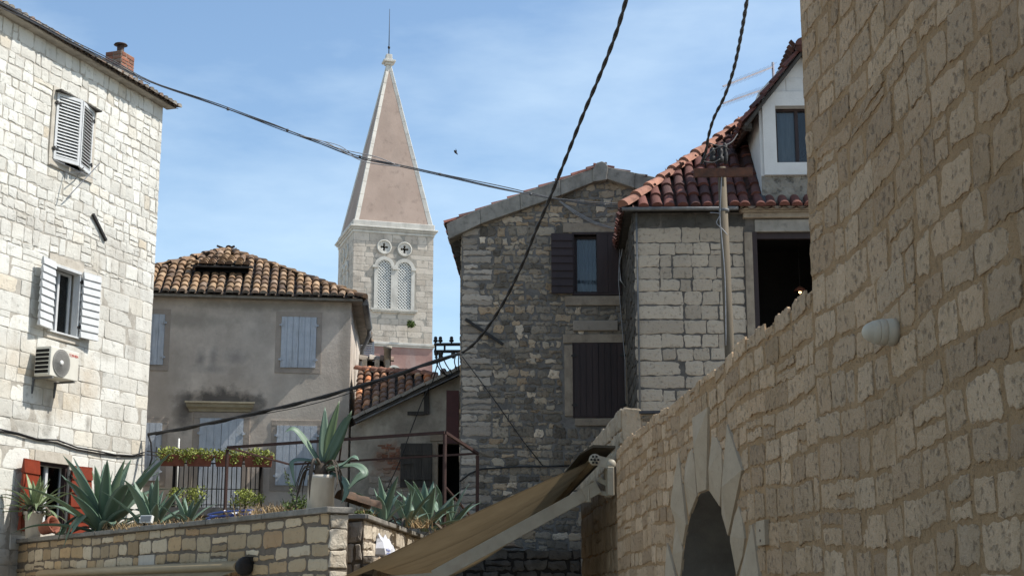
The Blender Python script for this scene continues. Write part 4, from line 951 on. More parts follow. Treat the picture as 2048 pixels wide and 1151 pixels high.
w2 = surround(gh, h_l, .03, m_brownwood, -.035, .03, .03, name='window', dep=.1); ht = h_l[3] - h_l[2]; wu = h_l[1] - h_l[0]
shutter(w2, (h_l[0], -.04, h_l[2]), ht, wu / 2 - .002, 1, m_brownwood, False, 'planks', 4, True, iron=m_iron); shutter(w2, (h_l[1], -.04, h_l[2]), ht, wu / 2 - .002, 1, m_brownwood, True, 'planks', 4, True, iron=m_iron)
# side shutter under the left eave, swung out
zt_, zb_ = Z(SH, 912, 545, 2.2), Z(SH, 912, 668, 2.2)
MB().box(-.17, -.02, 2.2, 2.24, zb_, zt_).build('side_shutter', m_brownwood, gh)
a_, b_ = SH.q(931, 638, -.05), SH.q(1006, 688, -.05)
MB().bar((a_[0], -.05, a_[1]), (b_[0], -.05, b_[1]), .055, .055).build('wall_tie', m_iron, gh)
# iron cable bracket on the corner
zb0, zb1 = at(890, 702, 29.6).z, at(890, 690, 29.6).z
br = thing('cable_bracket', 'black iron bracket with insulators sticking out of the grey house corner', 'bracket', SH, (-.3, 1.6, zb0))
mb = MB(); xl = SH.l(at(868, 690, 29.6)).x
for z in (zb0, zb1 + .02): mb.bar((xl, 1.6, z), (.05, 1.6, z), .07, .055)
for x in (xl + .03, xl + .22, -.03): mb.bar((x, 1.6, zb0), (x, 1.6, zb1), .03, .03)
mb.build('rail', m_iron, br)
for x in (xl + .03, xl + .13, xl + .36):
    MB().lathe([(.012, zb1), (.015, zb1 + .06), (.045, zb1 + .075), (.05, zb1 + .11), (.03, zb1 + .125), (.04, zb1 + .15), (.025, zb1 + .185), (.005, zb1 + .19)], (x, 1.6, 0), 10).build('insulator', m_iron, br)
for x in (xl + .05, xl + .15, xl + .4): MB().lathe([(.02, zb0), (.045, zb0 - .03), (.045, zb0 - .07), (.02, zb0 - .1), (.035, zb0 - .13), (.01, zb0 - .16)], (x, 1.57, 0), 8).build('insulator', m_iron, br)

# ================================================================== white dressed-stone house with the dormer
WB = (2, 0, 0)
wh = thing('stone_house', 'white dressed stone house with red tile roof, dormer and open dark doorway', 'house', WH, WB)
wz = Z(WH, 1300, 426); UR = 4.6
h_d = (Uu(WH, 1513, 560), Uu(WH, 1700, 560), Z(WH, 1560, 760), Z(WH, 1560, 464))
mb = MB(); base_wall(mb, 0, UR, 0, wz, None, [h_d], 0, .35); shell(mb, 0, UR, 0, 7, 0, wz, 0)
zs_ = Z(WH, 1300, 455)
stone_field(mb, 0, Uu(WH, 1491, 600), 0, zs_, None, (), (.19, .27), (.2, .46), .015, .014, .011, 1, .07, seed=91, quoin=(.85, .45), qi=1, dome=.4)
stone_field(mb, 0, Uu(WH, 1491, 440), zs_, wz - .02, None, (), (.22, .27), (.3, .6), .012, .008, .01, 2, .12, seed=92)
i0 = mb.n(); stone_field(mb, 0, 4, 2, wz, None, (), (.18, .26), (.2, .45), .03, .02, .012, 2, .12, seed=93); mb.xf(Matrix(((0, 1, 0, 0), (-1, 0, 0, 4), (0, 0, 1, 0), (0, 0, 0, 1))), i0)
m_stainshade = mat('stained_shaded_stone', (.085, .078, .068), (.05, .046, .04), 5, island=.25, bump=.6, pits=.4, pscale=14)  # stained top course, dark side wall; on the alley wall it paints shade
mb.build('wall', [m_whitemortar, m_white, m_stainshade], wh)
dk = MB(); room(dk, h_d, .35, 2.2, 0); dk.build('interior', m_dark, wh)
# doorway
dj = MB(); jx = Uu(WH, 1491, 560), Uu(WH, 1507, 560)
dj.box(jx[0], jx[1], -.035, .3, 0, h_d[3] + .0); df = dj.build('door_frame', m_trimgrey, wh, bevel=.01)
slab(wh, WH, 1509, 1720, 439, 463, m_concrete, -.03)
mb = MB(); mb.box(jx[1] + .002, h_d[0] + .03, -.02, .3, h_d[2], h_d[3]); mb.box(h_d[0] + .03, h_d[1], .04, .12, h_d[3] - .11, h_d[3]); mb.build('door', m_brownwood, df)
lf = panel_mb(.5, h_d[3] - h_d[2] - .1, n=4, vertical=True); lf.xf(Matrix.Translation((h_d[0] + .03, .12, h_d[2])) @ Matrix.Rotation(R(84), 4, 'Z')); lf.build('door_leaf', m_brownwood, df)
mb = MB(); c0, c1, c2 = Z(WH, 1550, 437), Z(WH, 1550, 424), Z(WH, 1550, 417); cx = Uu(WH, 1478, 427)
mb.box(cx + .06, UR, -.10, .02, c0, c1 - .03); mb.box(cx + .02, UR, -.15, .02, c1 - .029, c1); mb.box(cx, UR, -.2, .02, c1 + .001, c2); mb.build('cornice', m_trimgrey, wh, bevel=.01)
# lamp inside
lp = at(1600, 583, 26.4); pl_ = thing('pendant_lamp', 'small glowing lamp hanging in the dark doorway', 'lamp', W0, (lp.x, lp.y, lp.z - .05))
MB().lathe([(.001, lp.z - .035), (.024, lp.z - .02), (.028, lp.z), (.014, lp.z + .03), (.001, lp.z + .035)], (lp.x, lp.y, 0), 10).build('bulb', m_bulb, pl_)
MB().lathe([(.12, lp.z + .0), (.09, lp.z + .06), (.02, lp.z + .10), (.012, lp.z + .10), (.08, lp.z + .055), (.112, lp.z)], (lp.x, lp.y, 0), 14).build('lamp_shade', m_terra, pl_)
MB().tube([(lp.x, lp.y, lp.z + .1), (lp.x, lp.y, h_d[3] + .2)], .006, 5).build('cord', m_wire, pl_)
# roof
ey, ezz, pt = -.2, wz + .03, R(43)
s = Vector((0, math.cos(pt), math.sin(pt))); n_ = Vector((0, -math.sin(pt), math.cos(pt)))
c0 = Vector((Uu(WH, 1249, 414, ey), ey, ezz)); d = ray(1484, 250); dl = Vector((d.dot(WH.u), d.dot(WH.y), d.z)); oo = WH.l((0, 0, EYE)); tt = (c0 - oo).dot(n_) / dl.dot(n_); hp = oo + dl * tt
Ls = (hp - c0).dot(s); hx = hp.x - c0.x
mb = MB(); tiles(mb, c0, (1, 0, 0), s, [(0, 0), (UR + .2 - c0.x, 0), (UR + .2 - c0.x, Ls + .6), (hx + (hx / Ls) * .6, Ls + .6)], .225, .385, .098, 0, 1, None, .035, 95, 2, 7)
top = hp + (hp - c0) * (.6 / Ls)
ridge(mb, c0 + n_ * .05, top + n_ * .05, .12, .42, 3, 96, 7)
# left hip plane and back
cb = Vector((c0.x, c0.y + 2 * (top.y - c0.y), ezz)); sl_ = Vector((top.x - c0.x, 0, top.z - c0.z)).normalized(); LL = (cb - c0).length; HH = math.hypot(top.x - c0.x, top.z - c0.z)
tiles(mb, c0, (0, 1, 0), sl_, [(0, 0), (LL, 0), (LL / 2, HH)], .225, .385, .098, 0, 1, None, .035, 97, 2, 6)
tr_ = Vector((UR + .2, top.y, top.z)); mb.poly([top, tr_, Vector((UR + .2, cb.y, ezz)), cb], 0); mb.poly([c0, Vector((UR + .2, c0.y, ezz)), Vector((UR + .2, cb.y, ezz)), cb], 2)
ridge(mb, top, tr_, .12, .42, 3, 98)
rf = mb.build('roof', [m_tilered, m_panred, m_oldwood, m_tileridge], wh)
mb = MB(); xg = Uu(WH, 1476, 418, -.22)
mb.tube([(c0.x - .05, -.26, ezz - .02), (xg, -.25, ezz - .015)], .035, 7); mb.tube([(.05, -.06, ezz - .04), (.05, -.05, 4.5)], .018, 6); mb.build('gutter', m_zinc, wh)
# lead valley strip beside the dormer
dx0 = Uu(WH, 1520, 300); P = lambda u, t, h=.06: Vector((u, ey, ezz)) + s * t + n_ * h
mb = MB(); mb.loft([[P(dx0 - .05, .02), P(dx0 + .05, .02), P(dx0 + .05, Ls), P(dx0 - .13, Ls)], [P(dx0 - .05, .02, .09), P(dx0 + .05, .02, .09), P(dx0 + .05, Ls, .09), P(dx0 - .13, Ls, .09)]], 0, True, False); mb.build('lead_flashing', m_lead, rf)
# dormer
dm = None
zb_, z1_, z2_, z3_ = Z(WH, 1580, 417), Z(WH, 1580, 352), Z(WH, 1580, 186), Z(WH, 1598, 108)
pu = Uu(WH, 1601, 110); du0, du1 = dx0, pu + (pu - dx0)
h_w = (Uu(WH, 1551, 270), Uu(WH, 1640, 270), Z(WH, 1590, 327), Z(WH, 1590, 214))
mb = MB(); yf = -.03
gab = [(du0, zb_), (du1, zb_), (du1, z2_), (pu, z3_ + .12), (du0, z2_)]
base_wall(mb, du0, du1, zb_, z3_ + .2, gab, [h_w], 0, .22, yf)
mb.poly([(du0, yf, zb_), (du0, yf, z2_), (du0, 3, z2_), (du0, 3, zb_)], 0); mb.poly([(du1, yf, zb_), (du1, 3, zb_), (du1, 3, z2_), (du1, yf, z2_)], 0)
i0 = mb.n(); mb.box(du0 + .004, du1, -.004, .02, zb_ + .004, z1_ - .004, 1); stone_field(mb, du0, du1, zb_ + .01, z1_ - .01, None, (), (.30, .6), (.6, .9), .006, .018, .008, 1, .06, seed=99); stone_field(mb, du0, du1, z2_ + .005, z3_ + .1, [(du0 + .02, z2_), (du1 - .02, z2_), (pu, z3_ + .1)], (), (.27, .29), (.4, .62), .010, .008, .003, 0, .3, seed=100); mb.xf(Matrix.Translation((0, yf, 0)), i0)
m_dormrough = mat('rough_pitted_block', (.33, .30, .25), (.20, .18, .15), 4, bump=1.0, bscale=14, bdist=.05, pits=.7, pscale=9)
dm = mb.build('dormer', [m_dorm, m_dormrough], rf)
dk = MB(); room(dk, h_w, .22, 1.0, 0); dk.build('dormer_interior', m_dark, rf)
mb = MB(); yb = yf - .05; bl = Uu(WH, 1525, 270)
mb.box(bl, h_w[0], yb, yf + .02, z1_, z2_); mb.box(h_w[1], du1 + .05, yb, yf + .02, z1_, z2_); mb.box(h_w[0], h_w[1], yb, yf + .02, h_w[3], z2_); mb.box(h_w[0], h_w[1], yb, yf + .02, z1_, h_w[2]); mb.box(bl, du1 + .05, yb - .02, yf, z1_ - .001, z1_ + .0); mb.build('dormer_frame', m_dorm, rf, bevel=.006)
wf = sash(rf, (h_w[0], h_w[1], h_w[2], h_w[3]), .10, m_brownwood, .05, True, name='dormer_window')
curtain(rf, h_w[0] + .04, h_w[0] + (h_w[1] - h_w[0]) * .46, h_w[2] + .03, h_w[3] - .03, .17, m_curtaingrey, 3, .012, name='dormer_curtain')
# dormer roof: two steep tiled slopes with a projecting verge
vq = [WH.q(x, y, -.22) for x, y in ((1491, 243), (1598, 97))]; el, rl = vq[0], (pu, vq[1][1])
mb = MB(); E3, R3 = Vector((el[0], -.22, el[1])), Vector((rl[0], -.22, rl[1])); sL = (R3 - E3); LLn = sL.length
for sg in (1, -1):
    Ex = E3 if sg > 0 else Vector((2 * pu - E3.x, -.22, E3.z)); sv = (R3 - Ex).normalized()
    tiles(mb, Ex, (0, 1, 0), sv, [(0, 0), (3.2, 0), (3.2, LLn), (0, LLn)], .22, .33, .10, 0, 1, None, .02, 101, 2, 6)
    mb.bar(Ex + Vector((0, .16, -.06)), R3 + Vector((0, .16, -.06)), .28, .05, 2)
    for k in range(4): p = Ex.lerp(R3, (k + .35) / 4); mb.box(p.x - .05, p.x + .05, .0, .16, p.z - .18, p.z - .08, 2)
ridge(mb, R3 + Vector((0, -.05, .03)), R3 + Vector((0, 3.2, .03)), .13, .4, 0, 103, 7)
mb.lathe([(.001, -.06), (.13, -.06), (.13, .1), (.001, .1)], (R3.x, R3.y, R3.z + .06), 12, 0, 'y')
mb.build('dormer_roof', [m_tilered, m_panred, m_oldwood], rf)
# antenna behind the dormer
an = thing('antenna', 'thin television antenna with two booms beside the dormer roof', 'antenna', W0, tuple(at(1545, 160, 28.2)))
for k, ((x0, y0), (x1, y1)) in enumerate((((1446, 173), (1546, 134)), ((1446, 207), (1530, 178)))):
    mb = MB(); p, q = at(x0, y0, 27.6), at(x1, y1, 28.2); mb.bar(p, q, .026, .034); mb.build('boom', m_alu, an)
    mb = MB(); dd = (q - p).normalized(); pe = dd.cross(Vector((0, 1, 0))).normalized(); pe = (pe * .5 + Vector((.6, -.6, -.3))).normalized()
    for j in range(11): c = p.lerp(q, .12 + j * .078); mb.bar(c - pe * .28, c + pe * .28, .0035, .0035)
    mb.build('elements', m_alu, an)
p = at(1546, 134, 28.2); MB().bar(p + Vector((0, 0, .1)), p - Vector((0, 0, 2.2)), .04, .04).build('mast', m_alu, an)

# ================================================================== terrace: retaining walls, floor
pz = Z(PW, 660, 1013); PL = -11.9
tw1 = thing('retaining_wall', 'tan stone terrace wall with a grey coping and agaves growing along its top', 'wall', PW, (-5, 0, 0))
h_pl = (Uu(PW, 279, 1118), Uu(PW, 311, 1118), Z(PW, 295, 1131), Z(PW, 295, 1109))
mb = MB(); base_wall(mb, PL, 0, 0, pz - .07, None, (), 0); shell(mb, PL, 0, 0, .24, 0, pz - .07)
stone_field(mb, PL, 0, .2, pz - .075, None, [h_pl], (.155, .215), (.34, .60), .034, .013, .008, 1, .07, seed=111, pj=.012, crr=(.10, .2), wav=.015, dome=.5)
i0 = mb.n(); stone_field(mb, 0, .24, .2, pz - .075, None, (), (.2, .27), (.14, .3), .02, .016, .010, 2, .07, seed=112)
mb.xf(Matrix(((0, -1, 0, 0), (1, 0, 0, 0), (0, 0, 1, 0), (0, 0, 0, 1))), i0)
m_pillar = mat('pale_pillar_stone', (.50, .44, .35), (.36, .30, .225), 4, island=.15, bump=.7, bscale=22, pits=.5, pscale=12)
m_planter2 = m_planter
mb.build('wall', [m_plmortar, m_planter, m_pillar], tw1)
mb = MB(); k = 14
for j in range(k):
    a, b = PL + (0.06 - PL) * j / k, PL + (.06 - PL) * (j + 1) / k - .006
    mb.box(a, b, -.07 + U(-.008, .008), .29, pz - .068, pz + U(-.004, .006))
mb.build('coping', m_coping, tw1, bevel=.01)
MB().box(h_pl[0], h_pl[1], -.02, .02, h_pl[2], h_pl[3]).build('marble_block', m_trim, tw1, bevel=.006)
# second wall: recess and the run back to the grey house
K2, K3 = at(727, 1036, 17.5), at(850, 1076, 24.2)
T3 = Frame((K2.x, K2.y), math.atan2(K3.y - K2.y, K3.x - K2.x)); z3 = at(740, 1030, 17.8).z; L3 = 10.2
tw2 = thing('low_wall', 'sunlit stone planter wall with a dark coping running back beside the pillar', 'wall', T3, (3, 0, 0))
mb = MB(); base_wall(mb, 0, L3, 0, z3 - .06); base_wall(mb, 0, .01, 0, .01)
stone_field(mb, 0, L3, .1, z3 - .06, None, (), (.20, .28), (.18, .4), .025, .018, .010, 1, .08, seed=113)
i0 = mb.n(); stone_field(mb, -.6, 0, .1, z3 - .06, None, (), (.20, .28), (.16, .3), .03, .02, .012, 2, .08, seed=114); mb.poly([(-.6, .01, 0), (0, .01, 0), (0, .01, z3 - .06), (-.6, .01, z3 - .06)])
mb.xf(Matrix.Rotation(-T3.a + R(-8), 4, 'Z'), i0)
mb.build('wall', [m_plmortar, m_pillar, m_quoin], tw2)
mb = MB(); mb.box(-.05, L3, -.07, .35, z3 - .058, z3); i0 = mb.n(); mb.box(-.6, .045, -.06, .3, z3 - .056, z3 + .002); mb.xf(Matrix.Rotation(-T3.a + R(-8), 4, 'Z'), i0); mb.build('coping', m_coping, tw2, bevel=.01)
mb = MB(); st = Z(T3, 760, 1104, -.3); mb.box(-.12, 6, -.14, -.02, 0, st - .02); i0 = mb.n(); stone_field(mb, -.12, 6, st - .6, st - .02, None, (), (.24, .3), (.3, .5), .02, .015, .01, 1, .1, seed=115); mb.xf(Matrix.Translation((0, -.14, 0)), i0); i0 = mb.n(); stone_field(mb, 0, .14, st - .8, st - .02, None, (), (.24, .3), (.2, .4), .02, .015, .01, 1, .1, seed=116); mb.xf(Matrix.Translation((-.12, -.01, 0)) @ Matrix.Rotation(R(-90), 4, 'Z'), i0); mb.build('step', [m_whitemortar, m_rubble], tw2)
# the soil of the terrace
f = MB(); zf = pz - .12
P0, P1, P2, P3 = PW.w(PL, .2, 0), PW.w(-.1, .2, 0), PW.w(-.1, .45, 0), Vector((K2.x - .3, K2.y + .2, 0))
poly = [(P0.x, P0.y), (P1.x, P1.y), (P2.x, P2.y), (P3.x, P3.y), (K3.x - .2, K3.y), (-1.2, 27.8), (-3.6, 33.8), (-10.5, 33.0), (-7.6, 30.1)]
f.poly([(x, y, zf) for x, y in poly]); n_ = len(poly)
tag(f.build('terrace', m_soil), None, None, None, 'structure')

# ================================================================== right hand stone house and garden wall
m_rs = [m_rightmortar, m_right]
rh = thing('stone_house', 'cream pitted stone house wall with sandy mortar filling the right side', 'house', RW, (2, 0, 0))
mb = MB(); base_wall(mb, 0, 12, 0, 9.5); shell(mb, 0, 12, 0, 5, 0, 9.5); mb.poly([(0, 0, 9.5), (12, 0, 9.5), (12, 5, 9.5), (0, 5, 9.5)])
stone_field(mb, -.01, 4.2, 1.2, 9.4, None, (), (.12, .21), (.16, .42), .028, .0055, .009, 1, .04, seed=121, wav=.03, dome=.25, pj=.016)
mb.build('wall', m_rs, rh)
gz = (Z(RW, 1632, 563) + Z(RW, 1300, 842)) / 2; gu = Uu(RW, 1234, 990)
# the arch: circle through three points of its edge
def circ(a, b, c):
    ax, ay, bx, by, cx, cy = *a, *b, *c; d = 2 * (ax * (by - cy) + bx * (cy - ay) + cx * (ay - by))
    ux = ((ax * ax + ay * ay) * (by - cy) + (bx * bx + by * by) * (cy - ay) + (cx * cx + cy * cy) * (ay - by)) / d
    uy = ((ax * ax + ay * ay) * (cx - bx) + (bx * bx + by * by) * (ax - cx) + (cx * cx + cy * cy) * (bx - ax)) / d
    return ux, uy, math.hypot(ax - ux, ay - uy)
au, az, ar = circ(RW.q(1366, 1120), RW.q(1410, 980), RW.q(1474, 1140))
gw = thing('garden_wall', 'cream stone garden wall with a jagged top and a faceted stone arch', 'wall', RW, (-4, 0, 0))
mb = MB()
n = 24; arc = [(au - ar * math.cos(math.pi * k / n), az + ar * math.sin(math.pi * k / n)) for k in range(n + 1)]
base_wall(mb, gu, 0, 0, gz - .05, None, [(au - ar, au + ar, 0, az + ar + .01)], 0, .0)
for k in range(n): p, q = arc[k], arc[k + 1]; mb.poly([(p[0], 0, p[1]), (q[0], 0, q[1]), (q[0], 0, az + ar + .01), (p[0], 0, az + ar + .01)])
mb.poly([(gu, 0, 0), (gu, .45, 0), (gu, .45, gz - .05), (gu, 0, gz - .05)]); mb.poly([(gu, .45, 0), (0, .45, 0), (0, .45, gz - .05), (gu, .45, gz - .05)]); mb.poly([(gu, 0, gz - .05), (0, 0, gz - .05), (0, .45, gz - .05), (gu, .45, gz - .05)])
vlen = [.95, .62, .80, .58, .80, .52, .75]
def sk(u, z, w_):
    r = math.hypot(u - au, z - az); a = abs(math.degrees(math.atan2(u - au, z - az)))
    return z > az - .9 and (r < ar + .36 or (a < 12 and r < ar + .60) or (29 < a < 49 and r < ar + .62) or (58 < a < 78 and r < ar + .62) or (87 < a < 107 and r < ar + .6))
stone_field(mb, gu, -.012, .8, gz, None, [(au - ar, au + ar, 0, az)], (.13, .21), (.20, .48), .026, .008, .009, 1, .045, skip=sk, seed=123, wav=.022, dome=.3, ragged=.014, pj=.013)
i0 = mb.n(); stone_field(mb, gu, 0, gz - .16, gz - .01, None, (), (.15, .16), (.12, .26), .03, .03, .02, 1, .06, seed=124, ragged=.014)
for v in mb.v[i0:]: v.y = -v.y
mb.xf(Matrix.Translation((0, .45, 0)), i0)
# tops of the cap stones
u = gu; rg = random.Random(5)
while u < -.1:
    w_ = rg.uniform(.12, .26); mb.box(u + .008, min(u + w_, -.02), .006, .43, gz - .1, gz - rg.uniform(.01, .03), 1); u += w_
mb.build('wall', m_rs, gw)
# reveal, door and the pointed voussoirs
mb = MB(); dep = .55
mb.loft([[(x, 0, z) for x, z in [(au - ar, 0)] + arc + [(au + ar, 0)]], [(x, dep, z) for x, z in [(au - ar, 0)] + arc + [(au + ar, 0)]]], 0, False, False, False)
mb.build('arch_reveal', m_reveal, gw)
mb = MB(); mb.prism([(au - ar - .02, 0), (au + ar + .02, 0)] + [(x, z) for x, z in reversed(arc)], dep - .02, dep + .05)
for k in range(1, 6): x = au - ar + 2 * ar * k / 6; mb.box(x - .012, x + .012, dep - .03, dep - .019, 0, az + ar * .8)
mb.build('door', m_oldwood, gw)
VS = [(0, 10, 8, .63), (20, 8.6, 8.6, .45), (39, 8.2, 5.5, .68), (53, 6.4, 6.4, .42), (68, 8.2, 5.5, .68), (82, 6.4, 6.4, .44), (97, 8.2, 6, .66), (111, 6.4, 6.4, .42)]
for sg in (-1, 1):
    for k, (ca, ho, hi_, ln) in enumerate(VS):
        if sg < 0 and k == 0: continue
        a, ho, hi_ = R(ca) * sg, R(ho), R(hi_); ri, ro = ar + .004, ar + ln
        q = lambda r, t: (au + r * math.sin(t), az + r * math.cos(t))
        if k % 2 == 0: o6 = [q(ri, a - hi_), q(ri, a + hi_), q(ro, a + ho), q(ro, a - ho)]; C = q(ar + ln * .52, a + ho * .2 * sg); dp, tp = -.02, -.085
        else: o6 = [q(ri, a - hi_), q(ri, a + hi_), q(ar + ln * .6, a + ho), q(ro * .985, a + ho * .72), q(ro, a), q(ro * .985, a - ho * .72), q(ar + ln * .6, a - ho)]; C = q(ar + ln * .45, a - ho * .2); dp, tp = -.012, -.055
        if min(z for x, z in o6) < .15: continue
        mb = MB(); m_ = len(o6)
        mb.v = [Vector((x, .01, z)) for x, z in o6] + [Vector((x + (C[0] - x) * .02, dp, z + (C[1] - z) * .02)) for x, z in o6] + [Vector((C[0], tp, C[1]))]
        for j in range(m_): b = (j + 1) % m_; mb.face((j, b, m_ + b, m_ + j)); mb.face((m_ + j, m_ + b, 2 * m_))
        mb.build('voussoir', m_voussoir, gw)
# block at the far end: a second, taller wall set back
B0, B1 = at(1243, 815, 17.0), at(1163, 905, 23.0)
BW = Frame((B0.x, B0.y), math.atan2(B0.y - B1.y, B0.x - B1.x)); bh = B0.z; bl = -(B0 - B1).length
bw = thing('boundary_wall', 'taller pale stone wall end behind the awning, set back past the garden wall', 'wall', BW, (-2, 0, 0))
mb = MB(); base_wall(mb, bl, 0, 0, bh - .03); stone_field(mb, bl, 0, 1.2, bh, None, (), (.26, .42), (.28, .6), .014, .022, .012, 1, .09, seed=131, ragged=.02)
i0 = mb.n(); stone_field(mb, 0, .22, 1.2, bh, None, (), (.26, .42), (.3, .5), .014, .02, .01, 1, .09, seed=132); stone_field(mb, .23, 2.2, 1.2, bh - .1, None, (), (.12, .2), (.2, .5), .02, .02, .02, 3, .09, seed=134); mb.poly([(0, 0, 0), (2.2, 0, 0), (2.2, 0, bh - .08), (0, 0, bh - .08)], 3); mb.box(.21, 2.2, -.06, .3, bh - .075, bh - .045, 2); mb.xf(Matrix.Rotation(R(80), 4, 'Z'), i0)
mb.poly([(bl, 0, bh - .08), (0, 0, bh - .08), (.4, 2.2, bh - .08), (bl, 2.2, bh - .08)], 2)
m_bound = mat('pale_boundary_stone', (0.391, 0.32, 0.236), (0.289, 0.224, 0.152), 4, island=.15, bump=.8, bscale=20, pits=.4, pscale=10)
mb.build('wall', [m_rightmortar, m_bound, m_lead, m_rubble], bw)
# low alley wall before the grey house, near-black colour painted in for shade
AW = fr(860, 1090, 26.4, R(-2)); ah = Z(AW, 1000, 1098)
aw = thing('alley_wall', 'dark low rubble wall under the right hand awning', 'wall', AW, (1, 0, 0))
mb = MB(); mb.box(0, 2.7, 0, .4, 0, ah - .02); stone_field(mb, 0, 2.7, .8, ah, None, (), (.16, .24), (.2, .45), .03, .03, .02, 1, .08, seed=133, ragged=.03); mb.build('wall', [m_dark, m_stainshade], aw)
# wall lamp and plaque
lu, lz_ = RW.q(1792, 664)
lp = thing('wall_lamp', 'white egg shaped lamp fixed to the cream stone wall', 'wall lamp', RW, (lu, 0, lz_))
r0 = .062
M_ = lambda prof: MB().lathe([(r, -y) for r, y in prof], (lu, 0, lz_), 24, 0, 'y')
M_([(.001, .0), (r0, .0), (r0, .022), (r0 * .97, .045), (r0 * .95, .048)]).build('base_ring', m_lampwhite, lp)
M_([(r0 * .95, .048), (r0 * .97, .052), (r0 * .93, .078), (r0 * .91, .080)]).build('collar', m_lampwhite, lp)
M_([(r0 * .91, .080), (r0 * .90, .084), (r0 * .80, .108), (r0 * .76, .110), (r0 * .74, .113), (r0 * .62, .130), (r0 * .42, .145), (r0 * .2, .152), (.001, .154)]).build('dome', m_lampwhite, lp)
u0, u1, z0, z1 = Uu(RW, 1523, 1060), Uu(RW, 1540, 1060), Z(RW, 1531, 1090), Z(RW, 1531, 1040)
pq = thing('wall_plaque', 'small blank pale plaque screwed to the stone beside the arch', 'plaque', RW, ((u0 + u1) / 2, 0, z0))
MB().box(u0, u1, -.035, .0, z0, z1).build('plate', m_voussoir, pq, bevel=.004)
for z in (z0 + .03, z1 - .06): MB().lathe([(.001, -.04), (.008, -.039), (.008, -.034)], ((u0 + u1) / 2, 0, z), 8, 0, 'y').build('screw', m_flue, pq)

# ================================================================== awnings
dpr = -.22; un, zn = RW.q(1188, 918, dpr); uf = un - 9.0
oo = RW.l((0, 0, EYE)); d = ray(690, 1151); dl = Vector((d.dot(RW.u), d.dot(RW.y), d.z)); t_ = (un - oo.x) / dl.x; fe = oo + dl * t_
sl_ = Vector((0, fe.y - dpr, fe.z - zn)); sl_ *= 1.04
aw2 = thing('awning', 'large tan cloth awning with a cream folding arm sloping down from the wall end', 'awning', RW, (un - 3, 0, zn - .4))
mb = MB(); nU, nV = 75, 16; rows = []
for i in range(nU + 1):
    u = un + (uf - un) * i / nU; ph_ = (i / 60 * 6.0) % 1
    row = []
    for j in range(nV + 1):
        v = j / nV; sag = -.30 * math.sin(math.pi * v) * (1 - math.exp(-abs(u - un) / 1.6)) - .22 * (i / nU) * (1 - .4 * v) - .03 * math.sin(math.pi * ph_) * (1 - .3 * v) * math.sin(math.pi * min(1, v * 1.2 + .1)) + .03 * math.exp(-((u - un) / .9) ** 2) * math.sin(math.pi * v)
        row.append((u, dpr + sl_.y * v, zn + sl_.z * v + sag))
    rows.append(row)
mb.loft(rows, 0, False, True, False)
for i in range(0, nU + 1, 10):
    for j in range(nV):
        a, b = Vector(rows[i][j]), Vector(rows[i][j + 1]); e = Vector((.045, 0, 0)); dn = Vector((0, 0, -.012))
        mb.poly([a - e + dn, a + e + dn, b + e + dn, b - e + dn], 1, True)
m_seam = mat('awning_seam', (.15, .10, .05), (.12, .085, .042), 3, bump=0, trans=.05)
mb.build('cloth', [m_fabric, m_seam], aw2)
mb = MB(); mb.bar((un + .03, dpr + sl_.y, zn + sl_.z - .03), (uf, dpr + sl_.y, zn + sl_.z - .16), .06, .09); mb.build('front_bar', m_awnmetal, aw2)
mb = MB(); mb.tube([(un + .04, dpr, zn - .01), (uf, dpr, zn - .23)], .05, 12); mb.build('roller', m_fabric, aw2)
mb = MB(); hp_ = [(.02, zn + .15), (-.24, zn + .16), (-.40, zn + .06), (-.40, zn + .045), (-.24, zn + .13), (.02, zn + .125)]
i0 = mb.n(); k = len(hp_); mb.v += [Vector((un + .10, y, z)) for y, z in hp_] + [Vector((uf, y, z - .22)) for y, z in hp_]
for q in range(k): mb.face((i0 + q, i0 + (q + 1) % k, i0 + k + (q + 1) % k, i0 + k + q))
mb.face(range(i0, i0 + k)); mb.face(range(i0 + 2 * k - 1, i0 + k - 1, -1)); mb.build('hood', m_hood, aw2)
# end bracket, wall plate, arm
mb = MB(); ub = un + .06
i0 = mb.n(); mb.lathe([(.001, 0), (.068, 0), (.068, .03), (.001, .03)], (0, 0, 0), 18, 0, 'x'); mb.xf(Matrix.Translation((ub, dpr, zn - .01)), i0)
i0 = mb.n(); mb.lathe([(.001, 0), (.055, 0), (.055, .03), (.001, .03)], (0, 0, 0), 18, 0, 'x'); mb.xf(Matrix.Translation((ub, -.03, zn - .06)), i0)
mb.bar((ub + .015, dpr, zn - .01), (ub + .015, -.03, zn - .06), .028, .115); mb.build('end_bracket', m_awnmetal, aw2)
mb = MB(); i0 = mb.n(); mb.lathe([(.001, .030), (.018, .034), (.018, .038), (.001, .039)], (ub, dpr, zn - .01), 10, 0, 'x')
for k in range(6):
    a = k * math.pi / 3; mb.box(ub + .030, ub + .034, dpr + .04 * math.cos(a) - .012, dpr + .04 * math.cos(a) + .012, zn - .01 + .04 * math.sin(a) - .012, zn - .01 + .04 * math.sin(a) + .012)
mb.build('roller_hub', m_dark, aw2)
MB().box(un - .3, un + .1, -.075, -.0, zn - .42, zn - .09).build('wall_plate', m_awnmetal, aw2, bevel=.01)
s_u, s_z = RW.q(1196, 973, -.16); d = ray(868, 1152); dl = Vector((d.dot(RW.u), d.dot(RW.y), d.z)); fe2 = oo + dl * ((un - .15 - oo.x) / dl.x); e_z = fe2.z
S, E = Vector((s_u, -.16, s_z)), fe2; S2 = S.lerp(E, .075)
mb = MB(); mb.bar(S2, E, .07, .15); mb.build('arm', m_awnmetal, aw2, bevel=.008)
